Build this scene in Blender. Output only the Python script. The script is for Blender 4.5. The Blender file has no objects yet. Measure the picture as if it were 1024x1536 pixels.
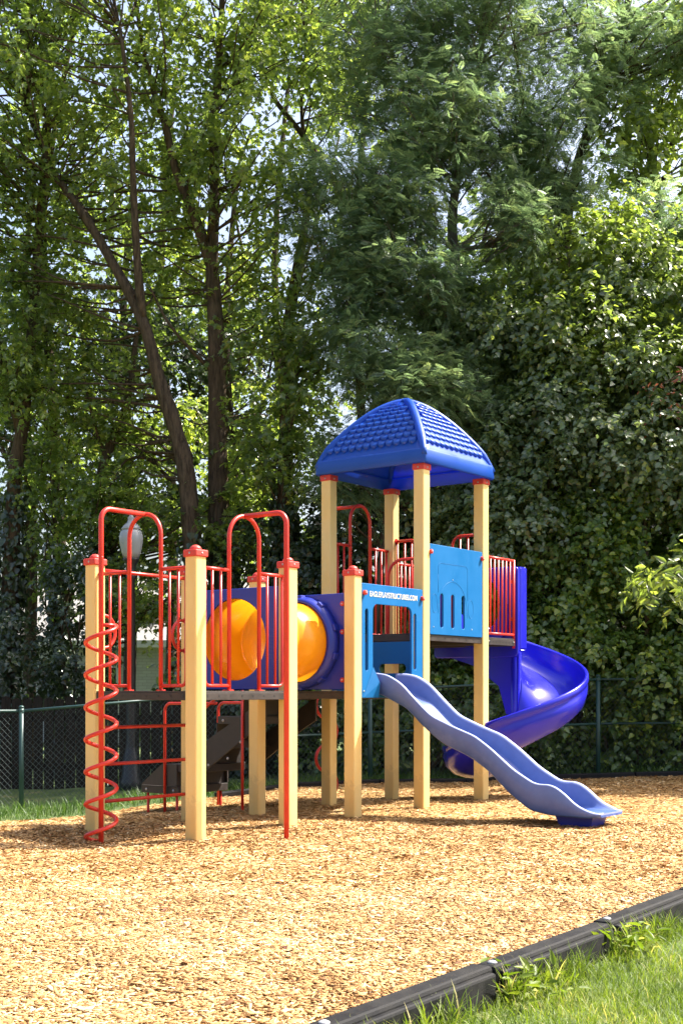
import bpy, bmesh, math, random
import numpy as np
from mathutils import Vector, Matrix
rng = np.random.default_rng(11)
random.seed(5)
R = math.radians
C = bpy.context.scene.collection
scn = bpy.context.scene

# ------------------------------------------------------------------ camera
F_PX, YH, CX, HC = 1927.0, 1036.5, 512.0, 1.222
cam = bpy.data.cameras.new('camera')
cam.sensor_fit = 'VERTICAL'; cam.sensor_height = 24.0; cam.lens = F_PX/1536*24.0
cam.shift_y = (YH-768)/1536; cam.clip_start = .05; cam.clip_end = 2000
camo = bpy.data.objects.new('camera', cam); C.objects.link(camo)
camo.location = (0, 0, HC); camo.rotation_euler = (R(90), 0, 0)
scn.camera = camo

def at(px, py, y):                       # a pixel of the photograph at depth y -> world point
    return Vector(((px-CX)/F_PX*y, y, HC-(py-YH)/F_PX*y))

# ------------------------------------------------------------------ light
SUN_DIR = Vector((.94, .34, 0)).normalized(); ELEV = R(53)
sd = Vector((SUN_DIR.x*math.cos(ELEV), SUN_DIR.y*math.cos(ELEV), math.sin(ELEV)))
sun = bpy.data.lights.new('sun', 'SUN'); sun.energy = 5.0; sun.angle = R(.5); sun.color = (1, .955, .88)
suno = bpy.data.objects.new('sun', sun); C.objects.link(suno)
suno.rotation_euler = sd.to_track_quat('Z', 'Y').to_euler(); suno.location = sd*60
w = bpy.data.worlds.new('World'); scn.world = w; w.use_nodes = True
nt = w.node_tree; nt.nodes.clear()
sk = nt.nodes.new('ShaderNodeTexSky'); sk.sky_type = 'NISHITA'; sk.sun_disc = False
sk.sun_elevation = ELEV; sk.sun_rotation = math.atan2(SUN_DIR.x, SUN_DIR.y)
sk.air_density = 1.0; sk.dust_density = 6.0; sk.ozone_density = 1.0
bg = nt.nodes.new('ShaderNodeBackground'); bg.inputs[1].default_value = .132
ow = nt.nodes.new('ShaderNodeOutputWorld')
nt.links.new(sk.outputs[0], bg.inputs[0]); nt.links.new(bg.outputs[0], ow.inputs[0])
scn.view_settings.view_transform = 'Standard'; scn.view_settings.look = 'None'
scn.view_settings.exposure = 1.55; scn.view_settings.gamma = 1

# ------------------------------------------------------------------ materials
def mat(name):
    m = bpy.data.materials.new(name); m.use_nodes = True
    t = m.node_tree; p = t.nodes['Principled BSDF']
    return m, t, p
def N(t, kind, **kw):
    n = t.nodes.new(kind)
    for k, v in kw.items(): setattr(n, k, v)
    return n
def ramp(t, src, stops):
    r = N(t, 'ShaderNodeValToRGB'); e = r.color_ramp.elements
    while len(e) < len(stops): e.new(.5)
    for i, (pos, c) in enumerate(stops):
        e[i].position = pos; e[i].color = (*c, 1)
    t.links.new(src, r.inputs[0]); return r
def noise(t, scale, detail=4, rough=.55, coord='Object', stretch=None):
    tc = N(t, 'ShaderNodeTexCoord'); n = N(t, 'ShaderNodeTexNoise')
    n.inputs['Scale'].default_value = scale; n.inputs['Detail'].default_value = detail; n.inputs['Roughness'].default_value = rough
    src = tc.outputs[coord]
    if stretch:
        mp = N(t, 'ShaderNodeMapping'); mp.inputs['Scale'].default_value = stretch
        t.links.new(src, mp.inputs[0]); src = mp.outputs[0]
    t.links.new(src, n.inputs['Vector']); return n
def bump(t, p, src, strength=.2, dist=.01):
    b = N(t, 'ShaderNodeBump'); b.inputs['Strength'].default_value = strength; b.inputs['Distance'].default_value = dist
    t.links.new(src, b.inputs['Height']); t.links.new(b.outputs[0], p.inputs['Normal'])

def painted(name, col, col2, rough=.4, spec=.5, scale=5, stretch=None, bstr=.06, bscale=220, lo=.35, hi=.7, coat=0):
    m, t, p = mat(name)
    n = noise(t, scale, 5, .6, stretch=stretch)
    r = ramp(t, n.outputs[0], [(lo, col), (hi, col2)])
    t.links.new(r.outputs[0], p.inputs['Base Color'])
    rr = ramp(t, n.outputs[0], [(.3, (rough*.8,)*3), (.7, (min(1, rough*1.25),)*3)])
    t.links.new(rr.outputs[0], p.inputs['Roughness'])
    p.inputs['Specular IOR Level'].default_value = spec
    p.inputs['Coat Weight'].default_value = coat; p.inputs['Coat Roughness'].default_value = .12
    if bstr:
        n2 = noise(t, bscale, 2)
        bump(t, p, n2.outputs[0], bstr, .002)
    return m
M = {}
M['red'] = painted('red powder coat', (.58, .030, .016), (.50, .025, .015), .36, .5, 9)
M['redcap'] = painted('faded red plastic', (.55, .050, .035), (.50, .040, .03), .5, .4, 14)
M['tan'] = painted('tan post sleeve', (.75, .550, .225), (.75, .480, .140), .38, .4, 1.6, (3, 3, .9), .05, 160, .44, .74)
M['roofblue'] = painted('blue roof plastic', (.010, .078, .42), (.014, .090, .46), .36, .5, 4, None, .05, 300)
M['royal'] = painted('royal blue plastic', (.015, .028, .28), (.019, .034, .31), .36, .5, 4, None, .05, 300)
M['sky'] = painted('sky blue panel', (.001, .112, .315), (.002, .125, .345), .5, .25, 4, None, .10, 420)
M['spiral'] = painted('violet blue plastic', (.015, .015, .44), (.018, .018, .49), .20, .5, 3, None, .02, 120)
M['dark'] = painted('dark brown coated steel', (.030, .024, .022), (.048, .038, .034), .5, .4, 12, None, .25, 260)
M['steel'] = painted('bolt steel', (.30, .30, .31), (.38, .38, .38), .35, .8, 20)
M['black'] = painted('black recycled plastic', (.008, .008, .009), (.020, .019, .018), .65, .18, 8, None, .35, 120)
M['pole'] = painted('black pole paint', (.012, .012, .014), (.02, .02, .022), .4, .5, 8)
M['green'] = painted('green fence vinyl', (.015, .050, .045), (.025, .065, .058), .45, .5, 9)
M['wire'] = painted('fence wire', (.022, .040, .038), (.045, .065, .06), .5, .5, 9)
M['cream'] = painted('cream engraving', (.72, .66, .55), (.60, .52, .42), .5, .3, 90)
M['groove'] = painted('routed groove', (.004, .12, .32), (.005, .13, .34), .5, .3, 5)

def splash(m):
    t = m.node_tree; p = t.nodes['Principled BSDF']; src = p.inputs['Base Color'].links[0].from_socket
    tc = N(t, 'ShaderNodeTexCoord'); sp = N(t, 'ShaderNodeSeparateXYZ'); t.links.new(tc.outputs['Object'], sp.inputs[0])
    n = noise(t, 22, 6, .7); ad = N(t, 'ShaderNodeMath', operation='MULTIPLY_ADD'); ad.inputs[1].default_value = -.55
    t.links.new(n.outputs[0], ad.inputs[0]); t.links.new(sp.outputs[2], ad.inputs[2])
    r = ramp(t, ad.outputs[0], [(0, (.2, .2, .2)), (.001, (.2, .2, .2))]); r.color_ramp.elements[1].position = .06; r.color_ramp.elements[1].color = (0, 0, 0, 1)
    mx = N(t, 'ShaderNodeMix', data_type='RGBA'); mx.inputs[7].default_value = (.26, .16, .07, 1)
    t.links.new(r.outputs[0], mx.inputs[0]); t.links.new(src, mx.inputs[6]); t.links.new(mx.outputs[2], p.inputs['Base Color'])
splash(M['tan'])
def slide_mat():                                   # sun-faded blue with pale scuffed edges and streaks along the run
    m, t, p = mat('faded blue slide plastic')
    n = noise(t, 3.0, 6, .65, stretch=(.6, 5, .6)); n2 = noise(t, 14, 4, .6)
    mx = N(t, 'ShaderNodeMath', operation='ADD'); t.links.new(n.outputs[0], mx.inputs[0]); t.links.new(n2.outputs[0], mx.inputs[1])
    mh = N(t, 'ShaderNodeMath', operation='MULTIPLY'); mh.inputs[1].default_value = .5; t.links.new(mx.outputs[0], mh.inputs[0])
    r = ramp(t, mh.outputs[0], [(.36, (.025, .066, .26)), (.62, (.042, .094, .31))])
    st = noise(t, 3.0, 5, .7, stretch=(.35, 16, .35)); sr = ramp(t, st.outputs[0], [(.50, (0, 0, 0)), (.72, (.30, .30, .30))])
    a = N(t, 'ShaderNodeAttribute', attribute_name='wear'); am = N(t, 'ShaderNodeMath', operation='MAXIMUM')
    t.links.new(a.outputs['Fac'], am.inputs[0]); t.links.new(sr.outputs[0], am.inputs[1])
    mix = N(t, 'ShaderNodeMix', data_type='RGBA'); mix.inputs[7].default_value = (.34, .38, .58, 1)
    t.links.new(am.outputs[0], mix.inputs[0]); t.links.new(r.outputs[0], mix.inputs[6])
    t.links.new(mix.outputs[2], p.inputs['Base Color'])
    p.inputs['Roughness'].default_value = .42
    bump(t, p, noise(t, 150, 2).outputs[0], .05, .002)
    return m
M['slide'] = slide_mat()
def tube_mat():                                    # rotomoulded orange plastic glows a little when the sun hits its far side
    m, t, p = mat('orange tunnel plastic')
    n = noise(t, 4, 4); r = ramp(t, n.outputs[0], [(.3, (.76, .32, .006)), (.7, (.80, .36, .008))])
    t.links.new(r.outputs[0], p.inputs['Base Color']); p.inputs['Roughness'].default_value = .28
    tr = N(t, 'ShaderNodeBsdfTranslucent'); tr.inputs[0].default_value = (.95, .42, .01, 1)
    ms = N(t, 'ShaderNodeMixShader'); ms.inputs[0].default_value = .32
    o = t.nodes['Material Output']
    t.links.new(p.outputs[0], ms.inputs[1]); t.links.new(tr.outputs[0], ms.inputs[2]); t.links.new(ms.outputs[0], o.inputs[0])
    return m
M['orange'] = tube_mat()
def roof_inside():
    m = M['roofblue']; t = m.node_tree; p = t.nodes['Principled BSDF']; o = t.nodes['Material Output']
    tr = N(t, 'ShaderNodeBsdfTranslucent'); tr.inputs[0].default_value = (.02, .10, .85, 1)
    ms = N(t, 'ShaderNodeMixShader'); ms.inputs[0].default_value = .28
    t.links.new(p.outputs[0], ms.inputs[1]); t.links.new(tr.outputs[0], ms.inputs[2]); t.links.new(ms.outputs[0], o.inputs[0])
roof_inside()

def leaf_mat(name, stops, trans_col, trans=.4, rough=.45, spec=.5):
    m, t, p = mat(name)
    a = N(t, 'ShaderNodeAttribute', attribute_name='tint')
    r = ramp(t, a.outputs['Fac'], stops)
    t.links.new(r.outputs[0], p.inputs['Base Color'])
    p.inputs['Roughness'].default_value = rough; p.inputs['Specular IOR Level'].default_value = spec
    tr = N(t, 'ShaderNodeBsdfTranslucent')
    mx = N(t, 'ShaderNodeMix', data_type='RGBA', blend_type='MULTIPLY'); mx.inputs[0].default_value = 1
    mx.inputs[7].default_value = (*trans_col, 1); t.links.new(r.outputs[0], mx.inputs[6]); t.links.new(mx.outputs[2], tr.inputs[0])
    ms = N(t, 'ShaderNodeMixShader'); ms.inputs[0].default_value = trans
    o = t.nodes['Material Output']
    t.links.new(p.outputs[0], ms.inputs[1]); t.links.new(tr.outputs[0], ms.inputs[2]); t.links.new(ms.outputs[0], o.inputs[0])
    return m
M['maple'] = leaf_mat('maple leaves', [(0, (.055, .082, .026)), (.5, (.112, .150, .042)), (.9, (.185, .22, .058)), (1, (.25, .27, .07))], (3.3, 3.4, 1.6), .52, .32, .9)
M['locust'] = leaf_mat('locust leaves', [(0, (.060, .098, .058)), (.5, (.105, .152, .086)), (1, (.17, .21, .095))], (3.0, 3.0, 2.0), .46, .42, .7)
M['vine'] = leaf_mat('vine leaves', [(0, (.056, .090, .036)), (.5, (.105, .146, .060)), (.93, (.16, .20, .075)), (1, (.26, .29, .06))], (2.6, 2.7, 1.6), .34, .36, .95)
M['hedge'] = leaf_mat('hedge leaves', [(0, (.046, .085, .022)), (.5, (.088, .145, .036)), (.93, (.14, .20, .045)), (1, (.26, .30, .05))], (2.8, 3.0, 1.2), .38, .38, .8)
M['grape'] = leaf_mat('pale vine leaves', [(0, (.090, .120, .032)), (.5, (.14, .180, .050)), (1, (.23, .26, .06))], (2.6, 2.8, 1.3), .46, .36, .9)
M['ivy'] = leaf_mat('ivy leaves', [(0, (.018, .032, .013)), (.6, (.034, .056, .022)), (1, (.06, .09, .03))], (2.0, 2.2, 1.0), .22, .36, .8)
M['deadleaf'] = leaf_mat('dead leaves', [(0, (.10, .035, .022)), (1, (.20, .08, .05))], (1.5, 1.2, 1), .3)
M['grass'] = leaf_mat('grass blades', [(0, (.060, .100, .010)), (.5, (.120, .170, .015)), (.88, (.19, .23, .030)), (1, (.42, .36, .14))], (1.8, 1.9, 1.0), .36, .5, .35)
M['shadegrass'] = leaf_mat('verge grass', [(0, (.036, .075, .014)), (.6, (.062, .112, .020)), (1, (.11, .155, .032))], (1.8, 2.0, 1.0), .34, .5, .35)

def chip_mat():
    m, t, p = mat('wood chips')
    a = N(t, 'ShaderNodeAttribute', attribute_name='tint')
    r = ramp(t, a.outputs['Fac'], [(0, (.085, .036, .014)), (.15, (.23, .108, .036)), (.42, (.44, .245, .088)), (.78, (.58, .365, .158)), (1, (.70, .54, .33))])
    n = noise(t, 60, 3)
    mx = N(t, 'ShaderNodeMix', data_type='RGBA', blend_type='MULTIPLY'); mx.inputs[0].default_value = .5
    rr = ramp(t, n.outputs[0], [(.35, (.72, .68, .62)), (.6, (1, 1, 1))])
    t.links.new(r.outputs[0], mx.inputs[6]); t.links.new(rr.outputs[0], mx.inputs[7])
    t.links.new(mx.outputs[2], p.inputs['Base Color']); p.inputs['Roughness'].default_value = .7; p.inputs['Specular IOR Level'].default_value = .25
    return m
M['chip'] = chip_mat()
def bed_mat():
    m, t, p = mat('wood chip bed')
    tc = N(t, 'ShaderNodeTexCoord')
    nz = N(t, 'ShaderNodeTexNoise'); nz.inputs['Scale'].default_value = 9; nz.inputs['Detail'].default_value = 3; t.links.new(tc.outputs['Object'], nz.inputs['Vector'])
    md = N(t, 'ShaderNodeMix', data_type='RGBA'); md.inputs[0].default_value = .12
    t.links.new(tc.outputs['Object'], md.inputs[6]); t.links.new(nz.outputs[1], md.inputs[7])
    mp = N(t, 'ShaderNodeMapping'); mp.inputs['Scale'].default_value = (1, 1.9, 1); mp.inputs['Rotation'].default_value = (0, 0, .4)
    t.links.new(md.outputs[2], mp.inputs[0])
    vo = N(t, 'ShaderNodeTexVoronoi'); vo.inputs['Scale'].default_value = 42; t.links.new(mp.outputs[0], vo.inputs['Vector'])
    sep = N(t, 'ShaderNodeSeparateColor'); t.links.new(vo.outputs['Color'], sep.inputs[0])
    r = ramp(t, sep.outputs[0], [(0, (.10, .05, .018)), (.3, (.27, .145, .046)), (.7, (.45, .265, .09)), (1, (.58, .41, .18))])
    t.links.new(r.outputs[0], p.inputs['Base Color']); p.inputs['Roughness'].default_value = .8; p.inputs['Specular IOR Level'].default_value = .2
    bump(t, p, sep.outputs[1], .9, .012)
    return m
M['bed'] = bed_mat()
def soil_mat():
    m, t, p = mat('grassy soil')
    n = noise(t, 2.2, 8, .65); r = ramp(t, n.outputs[0], [(.35, (.045, .075, .016)), (.55, (.075, .115, .024)), (.68, (.16, .15, .055)), (.8, (.26, .19, .095))])
    t.links.new(r.outputs[0], p.inputs['Base Color']); p.inputs['Roughness'].default_value = .95
    bump(t, p, noise(t, 60, 5).outputs[0], .8, .02)
    return m
M['soil'] = soil_mat()
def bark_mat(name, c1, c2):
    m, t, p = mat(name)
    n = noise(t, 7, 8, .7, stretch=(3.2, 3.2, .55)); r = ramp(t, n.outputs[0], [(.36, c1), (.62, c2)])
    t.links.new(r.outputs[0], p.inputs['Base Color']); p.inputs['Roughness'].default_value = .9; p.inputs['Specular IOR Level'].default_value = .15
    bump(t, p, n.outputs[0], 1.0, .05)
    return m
M['bark'] = bark_mat('maple bark', (.040, .029, .020), (.125, .090, .060))
M['palebark'] = bark_mat('pale bark', (.10, .085, .07), (.24, .21, .18))
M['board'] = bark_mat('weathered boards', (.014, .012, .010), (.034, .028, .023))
def brick_mat(name, c1, c2, mortar, scale=1.0):
    m, t, p = mat(name)
    tc = N(t, 'ShaderNodeTexCoord'); mp = N(t, 'ShaderNodeMapping'); mp.inputs['Rotation'].default_value = (R(90), 0, 0)
    b = N(t, 'ShaderNodeTexBrick'); b.inputs['Scale'].default_value = scale
    b.inputs['Brick Width'].default_value = .22; b.inputs['Row Height'].default_value = .075; b.inputs['Mortar Size'].default_value = .006
    b.inputs['Color1'].default_value = (*c1, 1); b.inputs['Color2'].default_value = (*c2, 1); b.inputs['Mortar'].default_value = (*mortar, 1)
    t.links.new(tc.outputs['Object'], mp.inputs[0]); t.links.new(mp.outputs[0], b.inputs['Vector'])
    t.links.new(b.outputs[0], p.inputs['Base Color']); p.inputs['Roughness'].default_value = .85
    bump(t, p, b.outputs['Fac'], -.4, .01)
    return m
M['whitebrick'] = brick_mat('white painted brick', (.40, .39, .36), (.34, .33, .31), (.27, .26, .24))
M['tanbrick'] = brick_mat('tan brick', (.30, .22, .14), (.22, .15, .10), (.35, .31, .26))
M['shingle'] = painted('pale roof shingle', (.22, .21, .20), (.28, .27, .25), .9, .1, 12)
M['trim'] = painted('white trim', (.42, .42, .40), (.48, .47, .45), .6, .3, 8)
M['darkglass'] = painted('dark window glass', (.012, .014, .016), (.02, .022, .025), .08, .6, 2, None, 0)
M['globe'] = painted('frosted lamp globe', (.26, .28, .30), (.31, .33, .35), .3, .5, 3, None, 0)

# ------------------------------------------------------------------ mesh helpers
class MB:
    def __init__(s): s.v = []; s.f = []; s.sm = []
    def add(s, vs, fs, smooth=False):
        o = len(s.v); s.v += [tuple(p) for p in vs]
        for f in fs: s.f.append([o+i for i in f]); s.sm.append(smooth)
    def box(s, c, d, bev=.0, rot=None):
        bm = bmesh.new(); bmesh.ops.create_cube(bm, size=1)
        for vv in bm.verts: vv.co = Vector((vv.co.x*d[0], vv.co.y*d[1], vv.co.z*d[2]))
        if bev: bmesh.ops.bevel(bm, geom=list(bm.edges), offset=bev, segments=2, profile=.5, affect='EDGES')
        if rot is not None: bmesh.ops.transform(bm, matrix=rot, verts=bm.verts)
        bm.verts.index_update()
        s.add([vv.co+Vector(c) for vv in bm.verts], [[q.index for q in f.verts] for f in bm.faces], False); bm.free()
    def box2(s, lo, hi, bev=.0):
        lo = Vector(lo); hi = Vector(hi); s.box((lo+hi)/2, hi-lo, bev)
    def tube(s, pts, r, seg=10, closed=False, caps=True):
        P = [Vector(p) for p in pts]; n = len(P)
        rs = r if isinstance(r, (list, tuple)) else [r]*n
        T = []
        for i in range(n):
            a = P[(i-1) % n] if (closed or i > 0) else P[i]; b = P[(i+1) % n] if (closed or i < n-1) else P[i]
            d = (b-a); T.append(d.normalized() if d.length > 1e-9 else Vector((0, 0, 1)))
        up = Vector((0, 0, 1)) if abs(T[0].z) < .9 else Vector((1, 0, 0))
        x = T[0].cross(up).normalized(); vs = []; fs = []
        for i in range(n):
            x = (x-T[i]*x.dot(T[i])); x = x.normalized() if x.length > 1e-6 else T[i].orthogonal().normalized()
            y = T[i].cross(x)
            for k in range(seg):
                a = 2*math.pi*k/seg; vs.append(P[i]+(x*math.cos(a)+y*math.sin(a))*rs[i])
        m = n if closed else n-1
        for i in range(m):
            for k in range(seg):
                j = (i+1) % n; k2 = (k+1) % seg
                fs.append([i*seg+k, i*seg+k2, j*seg+k2, j*seg+k])
        if caps and not closed:
            fs.append(list(range(seg))[::-1]); fs.append([(n-1)*seg+k for k in range(seg)])
        s.add(vs, fs, True)
    def lathe(s, prof, c=(0, 0, 0), seg=16, smooth=True):           # prof: (r, z)
        vs = []; fs = []; n = len(prof)
        for (r, z) in prof:
            for k in range(seg):
                a = 2*math.pi*k/seg; vs.append((c[0]+r*math.cos(a), c[1]+r*math.sin(a), c[2]+z))
        for i in range(n-1):
            for k in range(seg):
                k2 = (k+1) % seg; fs.append([i*seg+k, i*seg+k2, (i+1)*seg+k2, (i+1)*seg+k])
        fs.append([k for k in range(seg)][::-1]); fs.append([(n-1)*seg+k for k in range(seg)])
        s.add(vs, fs, smooth)
    def dome(s, c, r, axis=(0, 0, 1), h=None, seg=12):
        h = r if h is None else h; M3 = Vector(axis).normalized().to_track_quat('Z', 'Y').to_matrix()
        o = MB(); o.lathe([(r, 0), (r*.94, h*.38), (r*.75, h*.68), (r*.42, h*.92), (r*.02, h)], seg=seg)
        s.add([M3 @ Vector(p)+Vector(c) for p in o.v], o.f, True)
    def cyl(s, c, r, h, axis=(0, 0, 1), seg=16):
        M3 = Vector(axis).normalized().to_track_quat('Z', 'Y').to_matrix()
        o = MB(); o.lathe([(r, 0), (r, h)], seg=seg)
        s.add([M3 @ Vector(p)+Vector(c) for p in o.v], o.f[:-2], True); s.add([M3 @ Vector(p)+Vector(c) for p in o.v], o.f[-2:], False)
    def build(s, name, m, parent=None):
        me = bpy.data.meshes.new(name); me.from_pydata(s.v, [], s.f); me.update()
        me.polygons.foreach_set('use_smooth', s.sm)
        ob = bpy.data.objects.new(name, me); C.objects.link(ob)
        me.materials.append(M[m] if isinstance(m, str) else m)
        if parent: ob.parent = parent
        return ob
def tag(o, label=None, cat=None, group=None, kind=None):
    if label: o['label'] = label
    if cat: o['category'] = cat
    if group: o['group'] = group
    if kind: o['kind'] = kind
    return o
def empty(name, loc, rz=0):
    o = bpy.data.objects.new(name, None); C.objects.link(o); o.location = loc; o.rotation_euler = (0, 0, rz)
    o.empty_display_size = .2; return o
def copy_tree(o, parent=None):
    c = o.copy(); C.objects.link(c); c.parent = parent
    for ch in list(o.children): copy_tree(ch, c)
    return c
def fillet(pts, rad, n=6):                     # round the corners of a polyline
    P = [Vector(p) for p in pts]; out = [P[0]]
    for i in range(1, len(P)-1):
        a = P[i-1]-P[i]; b = P[i+1]-P[i]; la, lb = a.length, b.length; a.normalize(); b.normalize()
        ang = a.angle(b); d = min(rad/math.tan(ang/2), la*.49, lb*.49); rr = d*math.tan(ang/2)
        c = P[i]+(a+b).normalized()*(rr/math.sin(ang/2))
        p0 = P[i]+a*d; p1 = P[i]+b*d; v0 = p0-c; v1 = p1-c; tot = v0.angle(v1); ax = v0.cross(v1).normalized()
        for k in range(n+1): out.append(c+Matrix.Rotation(tot*k/n, 3, ax) @ v0)
    out.append(P[-1]); return out
def flat_panel(name, outlines, thick, m, parent, to3d, bev=.004):      # first outline outer, the rest holes, in (p,q); to3d maps (p,q,n)
    cu = bpy.data.curves.new(name, 'CURVE'); cu.dimensions = '2D'; cu.fill_mode = 'BOTH'; cu.extrude = thick/2-bev; cu.bevel_depth = bev; cu.bevel_resolution = 2
    cu.offset = -bev
    for o in outlines:
        sp = cu.splines.new('POLY'); sp.points.add(len(o)-1); sp.use_cyclic_u = True
        for i, (a, b) in enumerate(o): sp.points[i].co = (a, b, 0, 1)
    tmp = bpy.data.objects.new('tmp', cu); C.objects.link(tmp)
    dg = bpy.context.evaluated_depsgraph_get(); me = bpy.data.meshes.new_from_object(tmp.evaluated_get(dg))
    bpy.data.objects.remove(tmp)
    for v in me.vertices: v.co = to3d(*v.co)
    me.materials.clear(); me.materials.append(M[m])
    ob = bpy.data.objects.new(name, me); C.objects.link(ob); me.name = name
    if parent: ob.parent = parent
    return ob
def rrect(x0, y0, x1, y1, r, n=5):
    r = min(r, (x1-x0)/2-1e-4, (y1-y0)/2-1e-4); o = []
    for cx, cy, a0 in ((x1-r, y1-r, 0), (x0+r, y1-r, 90), (x0+r, y0+r, 180), (x1-r, y0+r, 270)):
        for k in range(n+1):
            a = R(a0+90*k/n); o.append((cx+r*math.cos(a), cy+r*math.sin(a)))
    return o
def circ(cx, cy, rx, ry=None, n=40):
    ry = ry or rx; return [(cx+rx*math.cos(2*math.pi*k/n), cy+ry*math.sin(2*math.pi*k/n)) for k in range(n)]

# ------------------------------------------------------------------ ground
GC = np.array([(-2.19, 11.46, -.02), (-1.22, 10.73, -.03), (-.49, 11.7, .0), (.11, 12.5, -.008), (-.87, 13.2, -.05), (.84, 13.5, -.005), (-.14, 14.2, -.03),
    (1.57, 14.5, .0), (.59, 15.2, -.06), (-1.64, 10.5, -.05), (-.4, 10.9, -.035), (2.2, 11.8, .0), (-3.72, 14, -.198), (-2.95, 14.5, -.196), (-2.12, 15.6, -.145),
    (-1.57, 16.2, -.11), (-.6, 17, -.05), (0, 17.3, -.02), (3.6, 18, -.01), (-4.2, 16.2, -.28), (-1, 17.6, -.10), (4, 18.6, .08), (-6, 15, -.3), (-9, 17, -.35), (0, 20, -.05), (-4, 21, -.3), (6, 20, .1),
    (0, 5, 0), (2, 7, 0), (-2, 6, 0), (0, 8, 0), (-3, 9, -.01), (2, 9.5, 0), (5, 14, 0), (-5, 10, -.08), (0, 2, 0), (4, 3, 0), (-5, 3, 0), (-8, 8, -.1), (9, 12, 0), (9, 18, 0), (0, 40, 0), (-30, 40, -.2), (30, 40, 0)])
def gh(x, y):
    x = np.asarray(x, float); y = np.asarray(y, float); sh = np.broadcast(x, y).shape
    xf = np.broadcast_to(x, sh).ravel(); yf = np.broadcast_to(y, sh).ravel(); out = np.empty(xf.size)
    for i in range(0, xf.size, 20000):
        d2 = (xf[i:i+20000, None]-GC[None, :, 0])**2+(yf[i:i+20000, None]-GC[None, :, 1])**2+.10
        ww = d2**-1.5; out[i:i+20000] = (ww*GC[None, :, 2]).sum(1)/ww.sum(1)
    out += .010*np.sin(xf*3.1+yf*1.7+.4)*np.sin(yf*2.3-xf*1.1)+.006*np.sin(xf*7.3+1)*np.sin(yf*6.1+xf*2)
    return out.reshape(sh)
def ghf(x, y): return float(gh(np.array([x]), np.array([y]))[0])
REAR = [(-14, 11), (-9, 12.3), (-5.5, 13.2), (-3.72, 14.0), (-2.95, 14.55), (-2.12, 15.6), (-1.57, 16.2), (-.6, 17), (0, 17.3), (1.5, 17.75), (3.6, 18.0), (8, 18.2), (13, 18.3)]
def rear(x): return np.interp(x, [p[0] for p in REAR], [p[1] for p in REAR])
TP0 = np.array([.62, 5.42]); TD = np.array([.564, .826])       # front edging line: a joint of two timbers, and its direction
TN = np.array([TD[1], -TD[0]])                                  # towards the lawn
def side(x, y): return (np.asarray(x)-TP0[0])*TN[0]+(np.asarray(y)-TP0[1])*TN[1]    # >0 on the lawn side

def grid_obj(name, xs, ys, zf, m, keep=None):
    X, Y = np.meshgrid(xs, ys); Z = zf(X, Y); nx, ny = len(xs), len(ys)
    v = np.stack([X, Y, Z], -1).reshape(-1, 3)
    i = np.arange(nx*ny).reshape(ny, nx)
    q = np.stack([i[:-1, :-1], i[:-1, 1:], i[1:, 1:], i[1:, :-1]], -1).reshape(-1, 4)
    if keep is not None:
        c = v[q].mean(1); q = q[keep(c[:, 0], c[:, 1])]
    me = bpy.data.meshes.new(name); me.from_pydata(v.tolist(), [], q.tolist()); me.update()
    me.polygons.foreach_set('use_smooth', [True]*len(me.polygons))
    me.materials.append(M[m]); o = bpy.data.objects.new(name, me); C.objects.link(o); return o
def ground_z(X, Y):
    s = side(X, Y); z = gh(X, Y)
    inside = (s < .02) & (Y < rear(X)-.05)
    z = z-np.where(inside, .09, np.where(s > 0, .085, .012))
    return z
xs = np.concatenate([np.linspace(-400, -16, 14), np.linspace(-14, 14, 141), np.linspace(16, 400, 14)])
ys = np.concatenate([np.linspace(-200, -6, 10), np.linspace(-4, 24, 141), np.linspace(26, 600, 20)])
tag(grid_obj('ground', xs, ys, ground_z, 'soil'), 'grassy soil ground under the lawn and trees', 'ground', kind='structure')
# chip bed: strips from the front edging to the rear edging
xs = np.linspace(-13, 12, 180); nb = 150; vs = []; fs = []
for i, x in enumerate(xs):
    y0 = max(-3.5, TP0[1]+(x-TP0[0])*TD[1]/TD[0]); y1 = float(rear(x)); y0 = min(y0, y1-.02)
    yy = np.linspace(y0, y1, nb); zz = gh(np.full(nb, x), yy)
    vs += [(x, a, b) for a, b in zip(yy, zz)]
for i in range(len(xs)-1):
    for j in range(nb-1):
        a = i*nb+j; fs.append((a, a+nb, a+nb+1, a+1))
me = bpy.data.meshes.new('wood_chip_bed'); me.from_pydata(vs, [], fs); me.update(); me.polygons.foreach_set('use_smooth', [True]*len(fs))
me.materials.append(M['bed']); o = bpy.data.objects.new('wood_chip_bed', me); C.objects.link(o)
tag(o, 'golden wood chip play surface under the structure', 'ground', kind='structure')

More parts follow.
